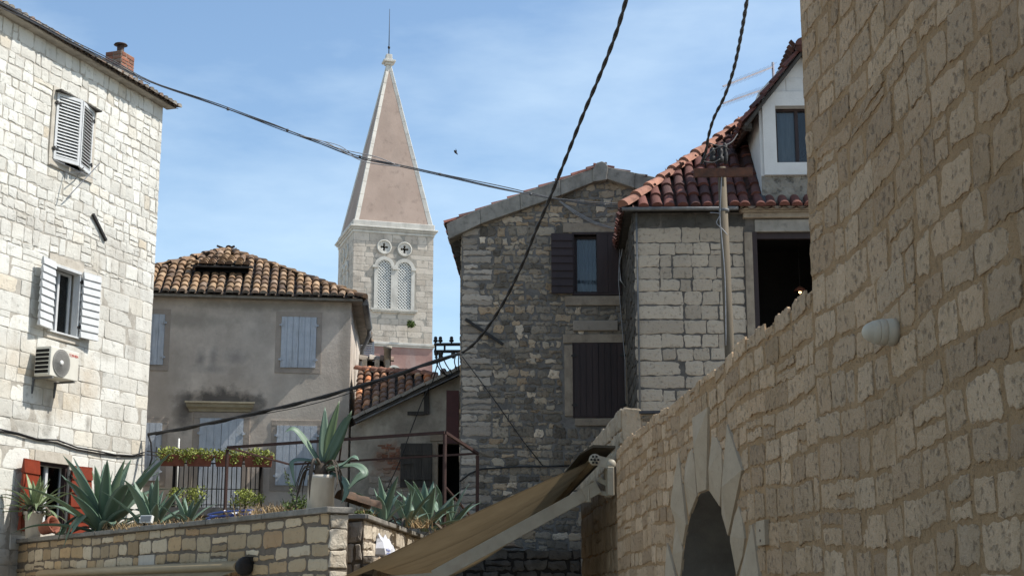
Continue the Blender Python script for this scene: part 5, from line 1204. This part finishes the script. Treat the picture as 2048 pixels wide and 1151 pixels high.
mb = MB(); mb.bar(S2 + (S2 - E).normalized() * -.03, S, .10, .15); mb.bar(S + Vector((0, 0, .09)), S + Vector((0, .14, .02)), .05, .06); mb.bar(S + Vector((0, 0, -.06)), S + Vector((0, .14, -.09)), .05, .05); mb.bar(S2 + Vector((0, 0, .06)), S2 + Vector((0, 0, -.10)), .13, .04); mb.build('arm_joint', m_awnmetal, aw2, bevel=.006)
F2 = Vector((un - .2, dpr + sl_.y, zn + sl_.z - .03)); mb = MB(); mb.bar(E, F2, .06, .09); mb.build('forearm', m_awnmetal, aw2)
# small cassette awning on the terrace wall
c0, cz0 = PW.q(105, 1149, -.16); c1, cz1 = PW.q(481, 1128, -.16); cz_ = (cz0 + cz1) / 2
aw3 = thing('awning', 'half closed tan cassette awning on the front of the terrace wall', 'awning', PW, ((c0 + c1) / 2, 0, cz_ - .1))
mb = MB(); mb.loft([[(u, -.03 + .13 * math.sin(t) * 1.0 - .10, cz_ + .075 * math.cos(t)) for t in [2 * math.pi * k / 12 for k in range(12)]] for u in (c0 - .6, c1)], 0, True, True); mb.build('cassette', m_cassette, aw3)
mb = MB(); mb.loft([[(c0 - .6, -.2, cz_ - .05), (c1 - .03, -.2, cz_ - .05)], [(c0 - .6, -1.6, cz_ - .55), (c1 - .03, -1.6, cz_ - .55)]], 0, False, False, False); mb.build('cloth', m_fabric, aw3)
mb = MB(); mb.lathe([(.001, 0), (.115, 0), (.115, .05), (.09, .07), (.001, .07)], (c1 + .001, -.12, cz_), 14, 0, 'x'); mb.box(c1 - .06, c1 + .05, -.12, 0, cz_ + .03, cz_ + .12); mb.build('end_cap', m_iron, aw3)

# ================================================================== rusty steel frame on the terrace
h_ = at(890, 864, 22).z
def level(x, y): d = ray(x, y); t = (h_ - EYE) / d.z; return d * t + Vector((0, 0, EYE))
cA, cB, cC, cD = level(455, 894), level(890, 864), level(955, 906), level(580, 928)
pg = thing('steel_frame', 'rusty red steel pergola frame with no roof standing on the terrace', 'pergola', W0, tuple((cA + cC) / 2 - Vector((0, 0, h_ - zf))))
for p, q, w_ in ((cA, cB, .045), (cB, cC, .045), (cC, cD, .035), (cD, cA, .03)): MB().bar(p, q, w_, w_).build('beam', m_rust, pg)
for p in (cA, cB, cC): MB().bar(p + Vector((0, 0, -.03)), Vector((p.x, p.y, zf)), .042, .042).build('post', m_rust, pg)
MB().bar(cA.lerp(cB, .55), cA.lerp(cD, .99).lerp(cC, .28), .03, .03).build('brace', m_rust, pg)
MB().bar(Vector((cB.x, cB.y, zf + .75)), Vector((cC.x, cC.y, zf + .35)), .03, .03).build('brace', m_rust, pg)

# ================================================================== plants
def leaf(mb, pts, wid, mi=0, ch=.35, up=None, prof=None):
    """an agave blade through pts: a channelled, pointed strip with a back"""
    pts = [Vector(p) for p in pts]
    # resample with Catmull-Rom
    P_ = [pts[0] * 2 - pts[1]] + pts + [pts[-1] * 2 - pts[-2]]; fine = []
    for k in range(1, len(P_) - 2):
        for j in range(6):
            t = j / 6; a, b, c, d = P_[k - 1], P_[k], P_[k + 1], P_[k + 2]
            fine.append(.5 * ((2 * b) + (c - a) * t + (2 * a - 5 * b + 4 * c - d) * t * t + (3 * b - a - 3 * c + d) * t ** 3))
    fine.append(pts[-1]); n = len(fine); rings = []; side0 = None
    for k, p in enumerate(fine):
        t = k / (n - 1); tg = (fine[min(k + 1, n - 1)] - fine[max(k - 1, 0)]).normalized()
        if side0 is None:
            side0 = tg.cross(up if up is not None else Vector((0, 0, 1)))
            if side0.length < .05: side0 = tg.cross(Vector((0, 1, 0)))
        sd2 = (side0 - tg * side0.dot(tg)).normalized(); side0 = sd2; nn = sd2.cross(tg)
        w_ = wid * ((.72 + .28 * min(1, t / .35)) if t < .35 else max(.015, (1 - ((t - .35) / .65) ** 1.7) ** .9))
        th = wid * .10 * (1 - t) + .002
        rings.append([p - sd2 * w_ + nn * w_ * ch, p - sd2 * w_ * .45 + nn * w_ * ch * .25, p + nn * 0, p + sd2 * w_ * .45 + nn * w_ * ch * .25, p + sd2 * w_ + nn * w_ * ch,
                      p + sd2 * w_ * .5 + nn * (w_ * ch * .3 - th), p - nn * th * 1.3, p - sd2 * w_ * .5 + nn * (w_ * ch * .3 - th)])
    mb.loft(rings, mi, True, True)
def rosette_plant(mb, c, n, ln, wid, seed, e0=20, e1=85, droop=.5, mi=0, sq=1.0, dead=.35):
    rg = random.Random(seed); c = Vector(c)
    for k in range(n):
        f = k / (n - 1); az_ = k * 2.39996 + rg.uniform(-.3, .3); el = R(e0 + (e1 - e0) * f + rg.uniform(-8, 8)); L = ln * (.72 + .28 * math.sin(math.pi * min(1, f * 1.1))) * rg.uniform(.8, 1.12)
        h = Vector((math.cos(az_), math.sin(az_) * sq, 0)); pts = [c + h * wid * .4 * (1 - f)]; e = el; p = pts[0]; dr = droop * rg.uniform(.2, 1.5) * (1 - f * .9)
        for s_ in range(4):
            p = p + (h * math.cos(e) + Vector((0, 0, math.sin(e)))) * (L / 4); pts.append(p); e -= dr * (.25 + .35 * s_)
        leaf(mb, pts, wid * rg.uniform(.8, 1.15), mi, .3)
    for k in range(int(n * dead)):
        a = rg.uniform(0, 6.28); h = Vector((math.cos(a), math.sin(a) * sq, 0)); L = ln * rg.uniform(.3, .6)
        leaf(mb, [c + h * wid * .5, c + h * L * .4 + Vector((0, 0, .10)), c + h * L * .8 + Vector((0, 0, .02)), c + h * L + Vector((0, 0, -.06))], wid * rg.uniform(.35, .6), 1, .5)
def grass(mb, c, ext, n, h, seed, mi=0):
    rg = random.Random(seed)
    for _ in range(n):
        p = Vector((c[0] + rg.gauss(0, .45) * ext[0], c[1] + rg.gauss(0, .45) * ext[1], c[2])); l = Vector((rg.gauss(0, .5), rg.gauss(0, .5), 1)).normalized() * h * rg.uniform(.4, 1.2); s_ = Vector((rg.uniform(-1, 1), rg.uniform(-1, 1), 0)).normalized() * .008
        q = p + l * .6 + Vector((rg.gauss(0, .03), rg.gauss(0, .03), 0)); mb.poly([p - s_, p + s_, q + s_ * .7, q - s_ * .7], mi); e = p + l + Vector((l.x, l.y, -.1 * h)) * .5; mb.poly([q - s_ * .7, q + s_ * .7, e], mi)
PT = pz + .0
def on_terrace(x, y_, dep): u = Uu(PW, x, y_, dep); return PW.w(u, dep, 0)
p = on_terrace(207, 1052, .45)
mb = MB(); rosette_plant(mb, (p.x, p.y, PT + .02), 32, 1.62, .125, 3, 8, 86, .34)
for dx, dz, dl in ((.05, -.30, .2), (-.35, -.16, .1), (.3, -.12, .15)):
    o1 = Vector((p.x, p.y, PT + .06)); f_ = Vector((PW.y.x, PW.y.y, 0)) * -1; l_ = Vector((PW.u.x, PW.u.y, 0)) * dx
    leaf(mb, [o1, o1 + f_ * .3 + l_ * .5 + Vector((0, 0, .22)), o1 + f_ * .52 + l_ * .9 + Vector((0, 0, .08)), o1 + f_ * (.6 + dl * .3) + l_ + Vector((0, 0, dz))], .08, 0, .3)
solo('agave', mb, [m_agave, m_agavedead], 'largest blue green agave sprawling over the terrace wall in front of the white house', 'agave', W0, (p.x, p.y, PT))
p = on_terrace(305, 1020, .7); mb = MB(); rosette_plant(mb, (p.x, p.y, PT), 16, 1.0, .085, 5, 35, 82, .3)
solo('agave', mb, [m_agave, m_agavedead], 'medium upright agave just right of the largest agave', 'agave', W0, (p.x, p.y, PT))
p = on_terrace(374, 1032, .5); mb = MB(); rosette_plant(mb, (p.x, p.y, PT), 13, .58, .05, 7, 30, 82, .3)
solo('agave', mb, [m_agave, m_agavedead], 'small agave on the wall below the black balcony railing', 'agave', W0, (p.x, p.y, PT))
p = on_terrace(122, 1050, .5); mb = MB(); rosette_plant(mb, (p.x, p.y, PT), 12, .40, .04, 9, 25, 80, .3)
solo('agave', mb, [m_agave, m_agavedead], 'small agave between the aloe pot and the largest agave', 'agave', W0, (p.x, p.y, PT))
# striped aloe in a broken pot
p = on_terrace(66, 1062, .06); pt_ = at(67, 1022, p.y).z
mb = MB(); rosette_plant(mb, (p.x, p.y, pt_), 30, .85, .055, 12, -10, 80, .7); grass(mb, (p.x, p.y, pt_ - .05), (.25, .2), 60, .2, 3, 1)
solo('aloe', mb, [m_agavevar, m_agavedead], 'pale striped aloe with drooping leaves in the stone pot by the red shutter', 'aloe', W0, (p.x, p.y, pt_))
k = (pt_ - pz)
solo('plant_pot', MB().lathe([(.13, 0), (.165, k * .88), (.19, k * .9), (.19, k), (.16, k), (.15, k * .8), (.001, k * .75)], (p.x, p.y, pz), 10), m_potcream, 'chipped pale pot holding the striped aloe', 'plant pot', W0, (p.x, p.y, pz))
p2 = on_terrace(84, 1060, -.01)
mb = MB(); i0 = 0; mb.lathe([(.10, 0), (.14, .22), (.16, .22), (.16, .26), (.13, .26), (.12, .1), (.001, .08)], (0, 0, 0), 12); mb.xf(Matrix.Translation((p2.x, p2.y, pz + .13)) @ Matrix.Rotation(R(70), 4, 'Y') @ Matrix.Rotation(R(20), 4, 'X'))
solo('plant_pot', mb, m_terra, 'tipped over terracotta pot against the chipped pale pot', 'plant pot', W0, (p2.x, p2.y, pz))
# big potted agave at the pillar
pc = on_terrace(641, 1004, .28); Yp = pc.y; mpx = Yp / FPX * 1.0
zt_p, zb_p = at(641, 950, Yp).z, pz
rp_ = .5 * (at(669, 980, Yp).x - at(615, 980, Yp).x)
solo('plant_pot', MB().lathe([(rp_ * 1.02, 0), (rp_ * .95, zt_p - zb_p - .05), (rp_, zt_p - zb_p - .045), (rp_, zt_p - zb_p), (rp_ * .88, zt_p - zb_p), (rp_ * .85, (zt_p - zb_p) * .85), (.001, (zt_p - zb_p) * .84)], (pc.x, pc.y, zb_p), 28), m_potcream,
     'tall cream pot on the terrace wall pillar holding the big agave', 'plant pot', W0, (pc.x, pc.y, zb_p))
mb = MB(); V = lambda l, dy: [at(x, y, Yp + dy * k / (len(l) - 1)) for k, (x, y) in enumerate(l)]
up_ = Vector((0, -1, .2))
for l, w_, dy, u_ in (([(646, 928), (648, 875), (650, 812)], 8.5, .10, None), ([(652, 928), (661, 865), (679, 800)], 8, .0, None), ([(657, 926), (678, 873), (704, 820)], 9, -.05, None), ([(650, 926), (668, 890), (692, 842), (705, 832)], 8, -.1, None), ([(648, 926), (656, 890), (664, 850)], 8, .2, None),
                  ([(638, 926), (610, 884), (588, 859), (570, 863)], 8.5, -.1, 1), ([(644, 926), (610, 920), (588, 922), (585, 935), (591, 976)], 7, -.12, 1), ([(652, 938), (686, 929), (706, 914), (718, 919)], 8, -.1, 1),
                  ([(655, 940), (696, 932), (716, 933), (727, 945), (712, 958), (694, 980)], 9, -.25, 1), ([(660, 945), (686, 960), (692, 982), (683, 1006)], 7, -.2, 1)):
    leaf(mb, V(l, dy), w_ * 1.3 * mpx, 0, .28, Vector((0, -.4, 1)) if u_ else Vector((.3, -1, 0)))
rg = random.Random(4)
for k in range(26):
    a = rg.uniform(0, 6.28); x, y = math.cos(a), math.sin(a); b = Vector((pc.x + x * .04, pc.y + y * .04, zt_p + rg.uniform(.0, .14))); L = rg.uniform(.2, .45)
    leaf(mb, [b, b + Vector((x * .15, y * .15, .05)), b + Vector((x * .24, y * .24, -.08 - L * .3)), b + Vector((x * (.2 + rg.uniform(0, .08)), y * .22, -L))], rg.uniform(.012, .028), 1, .5)
mb.lathe([(.07, zt_p - .05), (.08, zt_p + .05), (.05, zt_p + .16), (.001, zt_p + .18)], (pc.x, pc.y, 0), 10, 1)
solo('agave', mb, [m_agave, m_agavedead], 'big agave with bent drooping leaves in the tall cream pot', 'agave', W0, (pc.x, pc.y, zt_p))
# agaves along the second wall
for k, (x, y, Y, n, ln, wd, lab, e0) in enumerate(((768, 1022, 19.2, 11, .62, .065, 'upright agave nearest the pillar behind the sunlit low wall', 45), (812, 1036, 20.2, 14, .66, .05, 'pale edged agave in the middle behind the sunlit low wall', 15),
                                  (850, 1040, 21.6, 16, .95, .09, 'broad dark blue agave below the grey wooden shutter', 30), (893, 1052, 22.6, 13, .85, .08, 'dark agave nearest the tan awning below the black opening', 25))):
    c = at(x, y, Y); mb = MB(); rosette_plant(mb, (c.x, c.y, z3 - .02), n, ln, wd, 40 + k, e0, 84, .35); solo('agave', mb, [m_agave, m_agavedead], lab, 'agave', W0, (c.x, c.y, z3 - .02))
# bushes, shrubs and dry grass
c = at(596, 1000, on_terrace(596, 1000, .3).y); mb = MB()
for k in range(8): leaves(mb, (c.x + U(-.12, .12), c.y + U(-.1, .1), pz + U(.02, .16)), (.12, .1, .08), 40, .022, 0, 500 + k)
for k in range(7): leaves(mb, (c.x - .03 - k * .022, c.y, pz + .15 + k * .055), (.05, .04, .035), 12, .018, 0, 520 + k)
mb.tube([(c.x, c.y, pz), (c.x - .1, c.y, pz + .3), (c.x - .18, c.y, pz + .56)], .006, 5, 1)
solo('bush', mb, [m_bush, m_oldwood], 'small yellow green bush with one tall sprig left of the tall cream pot', 'bush', W0, (c.x, c.y, pz))
for x, y, lab, ex, sd3 in ((372, 1000, 'yellow green shrub at the left foot of the balcony railing', .32, 540), (486, 1003, 'yellow green shrub at the right foot of the balcony railing', .36, 560)):
    c = at(x, y, 31.2); mb = MB()
    for k in range(14): leaves(mb, (c.x + U(-ex, ex), c.y + U(-.15, .15), c.z + U(-.05, .25)), (.16, .12, .1), 40, .03, 0, sd3 + k)
    for k in range(4): mb.tube([(c.x + U(-.1, .1), c.y, zf), (c.x + U(-ex, ex) * .7, c.y, c.z + .15)], .012, 5, 1)
    solo('shrub', mb, [m_succ, m_oldwood], lab, 'shrub', W0, (c.x, c.y, zf), 'shrubs by the balcony')
mb = MB()
for x, d_, ex, n, h in ((545, .5, 1.0, 420, .22), (480, .7, .9, 220, .14), (300, .25, .9, 300, .16), (420, .4, 1.2, 260, .12), (245, .3, .6, 120, .18), (575, .3, .5, 160, .2)):
    c = on_terrace(x, 1020, d_); grass(mb, (c.x, c.y, pz - .03), (ex * .55, ex * .55), n, h, int(x))
for x, y, Y, n, h in ((905, 985, 24, 160, .5), (890, 1000, 23, 120, .4), (720, 1020, 18.2, 110, .2), (840, 1045, 20, 80, .2)):
    c = at(x, y, Y); grass(mb, (c.x, c.y, z3 - .05), (.2, .2), n, h, int(x))
tag(mb.build('dry_grass', m_dry), 'dry straw coloured grass along the terrace edge', 'grass', None, 'stuff')
mb = MB()
for k in range(10): c = at(705 + k * 4, 1026, 18.1); leaves(mb, (c.x, c.y, z3 + .02), (.07, .1, .06), 30, .018, 0, 600 + k)
c = at(722, 1026, 18.1); solo('ground_plant', mb, m_bush, 'low yellow green plants right of the pillar coping', 'plant', W0, (c.x, c.y, z3))
mb = MB()
for k in range(5): c = at(633 + k * 4, 642 - k, 36); leaves(mb, (c.x, c.y, c.z), (.06, .05, .05), 2, .02, 0, 620 + k)
c = at(824, 648, 75.6); mb = MB()
for k in range(5): leaves(mb, (c.x + U(-.12, .12), c.y - .12, c.z + U(-.12, .1)), (.2, .12, .18), 40, .07, 0, 630 + k)
solo('wall_plant', mb, m_bush, 'tuft of green weed growing from the bell tower wall', 'plant', W0, (c.x, c.y, c.z))
# small things on the terrace
c = on_terrace(293, 1026, .12)
fl = thing('floodlight', 'small white rectangular floodlight on the wall edge below the medium agave', 'floodlight', W0, (c.x, c.y, pz))
i0 = 0; mb = MB(); mb.box(-.10, .10, -.03, .03, 0, .115); M4 = Matrix.Translation((c.x, c.y, pz + .06)) @ Matrix.Rotation(R(-20), 4, 'Z') @ Matrix.Rotation(R(-14), 4, 'X'); mb.xf(M4); mb.build('case', m_pvc, fl, bevel=.006)
mb = MB(); mb.box(-.085, .085, -.034, -.0305, .015, .10); mb.xf(M4); mb.build('lens', m_acgrille, fl)
mb = MB(); mb.bar((c.x, c.y + .04, pz), (c.x, c.y + .04, pz + .1), .12, .02); mb.build('foot', m_iron, fl)
c = on_terrace(474, 1017, .35); mb = MB(); n = 28
for rr2, zz2 in ((.40, .04), (.38, .09)): mb.tube([(c.x + rr2 * math.cos(2 * math.pi * k / n), c.y + .3 * math.sin(2 * math.pi * k / n), pz + zz2 + .03 * math.sin(2 * math.pi * k / n + 2)) for k in range(n + 1)], .014, 6)
solo('hose', mb, m_blue, 'coiled blue hose lying on the terrace edge', 'hose', W0, (c.x, c.y, pz))
mb = MB(); mb.loft([[(c.x - .16 + .07 * i, c.y - .1 + .05 * j, pz + .10 + .04 * math.sin(i * 2.1 + j)) for i in range(6)] for j in range(5)], 0, False, True, False)
solo('cloth', mb, m_paper, 'pale rag lying inside the coiled blue hose', 'cloth', W0, (c.x, c.y, pz + .08))
p, q = Vector(PH.w(*[PH.q(352, 1000, -.5)[0], -.5, bz])), Vector(PH.w(*[PH.q(358, 876, -.5)[0], -.5, PH.q(358, 876, -.5)[1]])); solo('pole', MB().tube([p, q], .022, 8), m_pvc, 'white plastic tube standing behind the left flower box', 'pole', W0, tuple(p))
# split log like rusty trough beside the pillar
a, b = at(678, 994, 18.0), at(752, 1018, 18.4); mb = MB(); n = 8; t = (b - a).normalized(); sd4 = t.cross(Vector((0, 0, 1))).normalized(); u4 = sd4.cross(t)
mb.loft([[p_ + sd4 * (r_ * math.cos(math.pi * k / n)) + u4 * (r_ * math.sin(math.pi * k / n)) for k in range(n + 1)] for p_, r_ in ((a, .10), (a.lerp(b, .34), .12), (a.lerp(b, .36), .10), (a.lerp(b, .7), .12), (a.lerp(b, .72), .10), (b, .12))], 0, False, True, False)
solo('old_tile', mb, m_terra if False else mat('rotten_brown_tile', (.11, .065, .04), (.05, .035, .025), 9, bump=.5), 'row of old dark brown ridge tiles lying right of the tall cream pot', 'tiles', W0, tuple(a.lerp(b, .5)))
# bag of papers on the step, plastic sheet under the awning
bz = Z(T3, 790, 1102, -.3); bu = Uu(T3, 806, 1092, -.3)
bg_ = thing('paper_sack', 'crumpled white paper sack with blue print above the tan awning', 'sack', T3, (bu, -.3, st - .02))
sb = st - .02; mb = MB(); rg = random.Random(6); rows = []
for z, y0, wd_ in ((0, -.13, .50), (.05, -.145, .56), (.12, -.13, .55), (.19, -.10, .50), (.25, -.06, .47), (.28, -.035, .44)):
    rows.append([(bu + wd_ * (k / 4 - 1) + rg.uniform(-.04, .04), y0 + rg.uniform(-.012, .012), sb + z + rg.uniform(-.02, .02) * (z > 0) + (.03 * math.sin(k * 1.3) if z > .2 else 0)) for k in range(9)] + [(bu + wd_ * (1 - k / 4), -.025, sb + z) for k in range(9)])
mb.loft(rows, 0, True, False); mb.build('bag', m_paper, bg_)
for k, (dz, w4) in enumerate(((.05, .5), (.09, .35))): MB().box(bu - .45, bu - .45 + w4, -.152, -.142, sb + dz, sb + dz + .022).build('print', m_bluetext, bg_)
c = at(1020, 1090, 26.5); mb = MB(); rg = random.Random(8)
mb.loft([[(c.x - .24 + .08 * i, 26.2 + .08 * j, ah + .03 + max(0, .13 - .05 * abs(i - 3)) * (1 - .2 * j) + rg.uniform(-.015, .015)) for i in range(7)] for j in range(6)], 0, False, True, False)
solo('plastic_sheet', mb, m_paper, 'crumpled white plastic sheet on the dark low wall under the awning', 'plastic sheet', W0, (c.x, 26.4, ah))

# ================================================================== cables, pole and bird
def curve(pts, Y0, Y1, n=5, gam=1.0, wob=0.0, seed=0):
    """catenary like run through photo-measured points, with depth running from Y0 to Y1"""
    rg = random.Random(seed); L = [0]
    for a, b in zip(pts, pts[1:]): L.append(L[-1] + math.hypot(b[0] - a[0], b[1] - a[1]))
    P_ = [at(x + rg.uniform(-wob, wob), y + rg.uniform(-wob, wob), Y0 + (Y1 - Y0) * (l / L[-1]) ** gam) for (x, y), l in zip(pts, L)]
    Q = [P_[0] * 2 - P_[1]] + P_ + [P_[-1] * 2 - P_[-2]]; out = []
    for k in range(1, len(Q) - 2):
        for j in range(n):
            t = j / n; a, b, c, d = Q[k - 1:k + 3]
            out.append(.5 * ((2 * b) + (c - a) * t + (2 * a - 5 * b + 4 * c - d) * t * t + (3 * b - a - 3 * c + d) * t ** 3))
    return out + [P_[-1]]
def twist(mb, pts, r, off, pitch, n=2, m=0):
    """n strands wound round a run of points"""
    L = [0]
    for a, b in zip(pts, pts[1:]): L.append(L[-1] + (b - a).length)
    ds = []; s_ = 0; k = 0
    while s_ < L[-1]:
        while L[k + 1] < s_: k += 1
        t = (s_ - L[k]) / (L[k + 1] - L[k]); ds.append((pts[k].lerp(pts[k + 1], t), (pts[k + 1] - pts[k]).normalized(), s_)); s_ += pitch / 7
    for j in range(n):
        mb.tube([p + (t.orthogonal().normalized() * math.cos(2 * math.pi * (s2 / pitch + j / n)) + t.cross(t.orthogonal().normalized()) * math.sin(2 * math.pi * (s2 / pitch + j / n))) * off for p, t, s2 in ds], r, 6, m)
c1 = [(-30, -10), (75, 46), (150, 87), (230, 127), (300, 164), (420, 206), (500, 234), (560, 255), (640, 284), (720, 313), (800, 330), (900, 353), (1000, 376), (1100, 396), (1180, 407), (1250, 412)]
mb = MB(); b1 = curve(c1, 23.6, 24.85); mb.tube(b1, .010, 6); mb.tube(curve([(x, y - 4 * math.sin(x / 1250 * 6.3 + 1)) for x, y in c1], 23.62, 24.84, wob=1.2, seed=2), .009, 5); mb.tube(curve([(x, y + 3 * math.sin(x / 90)) for x, y in c1], 23.6, 24.85, wob=1.6, seed=3), .009, 5)
mb.tube(curve([(-30, 2), (60, 42), (140, 86), (215, 124), (300, 168)], 23.6, 23.9), .009, 5)
for j in range(0, len(b1) - 1, 9): mb.lathe([(.001, -.02), (.024, -.02), (.024, .02), (.001, .02)], b1[j], 6, 0, 'x')
solo('overhead_cable', mb, mat('dark_grey_cable', (.06, .06, .065), (.10, .10, .105), 20, rough=.55, bump=.1), 'bundle of thin cables sagging from the left roof past the spire to the right', 'cable', W0, tuple(b1[40]))
mb = MB(); mb.tube(curve([(600, 271), (650, 284), (690, 305), (735, 325), (800, 333)], 24.2, 24.4), .008, 5); mb.tube(curve([(640, 284), (690, 300), (750, 313), (790, 328)], 24.2, 24.4), .008, 5); mb.tube(curve([(625, 278), (680, 292), (720, 320), (770, 330), (800, 331)], 24.2, 24.4), .007, 5)
solo('loose_cable', mb, m_wiregrey, 'loose pale cable strands hanging from the bundle in front of the spire', 'cable', W0, tuple(at(700, 305, 24.3)))
c2 = [(1262, -30), (1250, 8), (1231, 70), (1200, 150), (1168, 225), (1135, 308), (1100, 395), (1068, 470), (1046, 525), (1015, 590), (985, 640), (950, 685), (920, 708)]
mb = MB(); b2 = curve(c2, 17, 27.6); twist(mb, b2, .019, .012, .8)
solo('power_cable', mb, m_wire, 'thick twisted black cable running from the sky down to the iron bracket', 'cable', W0, tuple(b2[20]))
c2b = [(922, 706), (868, 722), (800, 746), (720, 771), (640, 794), (560, 814), (480, 832), (420, 845), (360, 857), (296, 868)]
mb = MB(); b3 = curve(c2b, 27.6, 29.85); mb.tube(b3, .031, 8); twist(mb, [p + Vector((0, 0, -.01)) for p in b3], .014, .03, 1.6, 2); mb.tube([b3[-1], at(302, 885, 29.9), at(304, 915, 29.9), at(298, 935, 29.95), at(284, 945, 30)], .022, 6); mb.tube([p + Vector((0, -.03, -.05 - .05 * math.sin(k * .2))) for k, p in enumerate(b3[12:40])], .008, 5)
solo('power_cable', mb, m_wire, 'thick black cable strung from the iron bracket to the white house corner', 'cable', W0, tuple(b3[20]))
c3 = [(1500, -30), (1494, 0), (1482, 70), (1467, 140), (1448, 195), (1428, 235), (1417, 272), (1411, 305), (1402, 328)]
mb = MB(); b4 = curve(c3, 15, 23.3); twist(mb, b4, .016, .010, .8); solo('power_cable', mb, m_wire, 'twisted black cable dropping from the sky to the wooden pole', 'cable', W0, tuple(b4[20]))
up0 = thing('utility_pole', 'weathered wooden pole with a rusty crossarm in front of the red tile roof', 'pole', W0, tuple(at(1462, 700, 23.5).xy) + (0,))
pt0, pt1 = at(1443, 335, 23.5), at(1459, 700, 23.5); dn_ = pt1 + (pt1 - pt0) * 1.1
mb = MB(); mb.tube([Vector((dn_.x, dn_.y, 0)), pt1, pt0], [.085, .08, .07], 12); mb.build('post', m_wood, up0)
p, q = at(1387, 346, 23.38), at(1505, 344, 23.38); MB().bar(p, q, .05, .15).build('crossarm', mat('rusty_crossarm', (.11, .045, .025), (.055, .028, .02), 9, bump=.5), up0)
for x, y in ((1425, 312), (1441, 312)): c = at(x, y, 23.45); MB().lathe([(.02, -.12), (.05, -.1), (.06, -.02), (.035, .0), (.055, .06), (.04, .13), (.01, .15)], c, 10).build('insulator', m_iron, up0)
c = at(1450, 300, 23.5); MB().lathe([(.02, -.25), (.045, -.18), (.05, -.06), (.03, .0), (.045, .08), (.01, .13)], c, 10).build('insulator', m_iron, up0)
mb = MB(); mb.tube(curve([(1402, 328), (1420, 305), (1445, 292), (1458, 300)], 23.3, 23.45), .011, 5); mb.tube(curve([(1404, 322), (1425, 325), (1440, 318)], 23.3, 23.4), .011, 5); mb.tube(curve([(1415, 285), (1440, 292), (1462, 285), (1475, 268)], 23.3, 24), .012, 5)
mb.build('jumper_wire', m_wire, up0)
mb = MB(); mb.tube(curve([(1444, 340), (1440, 430), (1443, 470), (1450, 560), (1452, 690)], 23.38, 23.4), .009, 5); mb.tube(curve([(1420, 425), (1440, 428), (1433, 445), (1445, 458), (1455, 470)], 23.5, 23.4), .008, 5); mb.build('white_wire', m_wiregrey, up0)
MB().lathe([(.075, 0), (.088, 0), (.088, .05), (.075, .05)], at(1448, 424, 23.5), 12).build('strap', m_zinc, up0)
# wires on the grey house
F_ = lambda l, d: [Vector((*SH.q(x, y, d)[:1], d, SH.q(x, y, d)[1])) for x, y in l]
mb = MB()
for k in range(3): mb.tube(F_([(1118 + k, 402), (1150 + 2 * k, 428 - 2 * k), (1190, 448 - 2 * k), (1238 + k, 461), (1245 + k, 490), (1240 - k, 530), (1240 + k, 560), (1251, 573 + k)], -.09 - .012 * k), .009, 5)
mb.tube(F_([(1240, 490), (1237, 560), (1243, 640), (1250, 720), (1251, 800)], -.07), .009, 5)
solo('house_wire', mb, m_wiregrey, 'loop of white wires hanging beside the open maroon window', 'wire', SH, (2.8, -.1, 8))
mb = MB(); mb.tube(F_([(924, 712), (960, 760), (1000, 815), (1045, 880), (1086, 931)], -.06), .010, 5); solo('house_wire', mb, m_wire, 'thin black wire running diagonally down the grey house front', 'wire', SH, (1, -.06, 6))
mb = MB(); mb.tube(F_([(919, 962), (940, 946), (962, 937), (1040, 932), (1090, 932), (1150, 930)], -.06), .017, 6); solo('house_wire', mb, m_wire, 'black cable running level along the grey house above the awning', 'wire', SH, (1, -.06, 5))
mb = MB()
for l in ([(874, 705), (873, 725), (885, 745), (900, 752)], [(878, 706), (880, 730), (893, 750), (905, 748)], [(884, 710), (892, 728), (903, 745)], [(880, 708), (872, 738), (866, 760)], [(912, 708), (909, 722), (913, 738)], [(918, 706), (917, 722), (918, 738)]): mb.tube(curve(l, 29.6, 31.4), .013, 5)
solo('loose_cable', mb, m_wire, 'black cable loops hanging from the iron bracket to the low roof', 'cable', W0, tuple(at(890, 720, 29.8)))
mb = MB(); mb.tube(curve([(866, 760), (845, 800), (818, 870), (800, 920), (770, 985)], 31.5, 31.5), .012, 5); solo('loose_cable', mb, m_wire, 'thin black cable slanting down the peeling plaster of the low house', 'cable', W0, tuple(at(818, 870, 31.5)))
c = at(911, 304, 45); mb = MB(); mb.loft([[c + Vector((x + math.cos(a) * r_ * .6, math.sin(a) * r_, z + math.cos(a) * r_)) for a in [k * math.pi / 3 for k in range(6)]] for x, z, r_ in ((-.05, .06, .004), (-.03, .035, .03), (0, 0, .035), (.04, -.05, .02), (.08, -.09, .004))], 0, True, True)
mb.poly([c, c + Vector((.02, -.3, .03)), c + Vector((.06, -.2, -.05))]); mb.poly([c, c + Vector((.02, .3, .03)), c + Vector((.06, .2, -.05))])
solo('bird', mb, m_bird, 'tiny dark bird flying right of the spire', 'bird', W0, tuple(c))
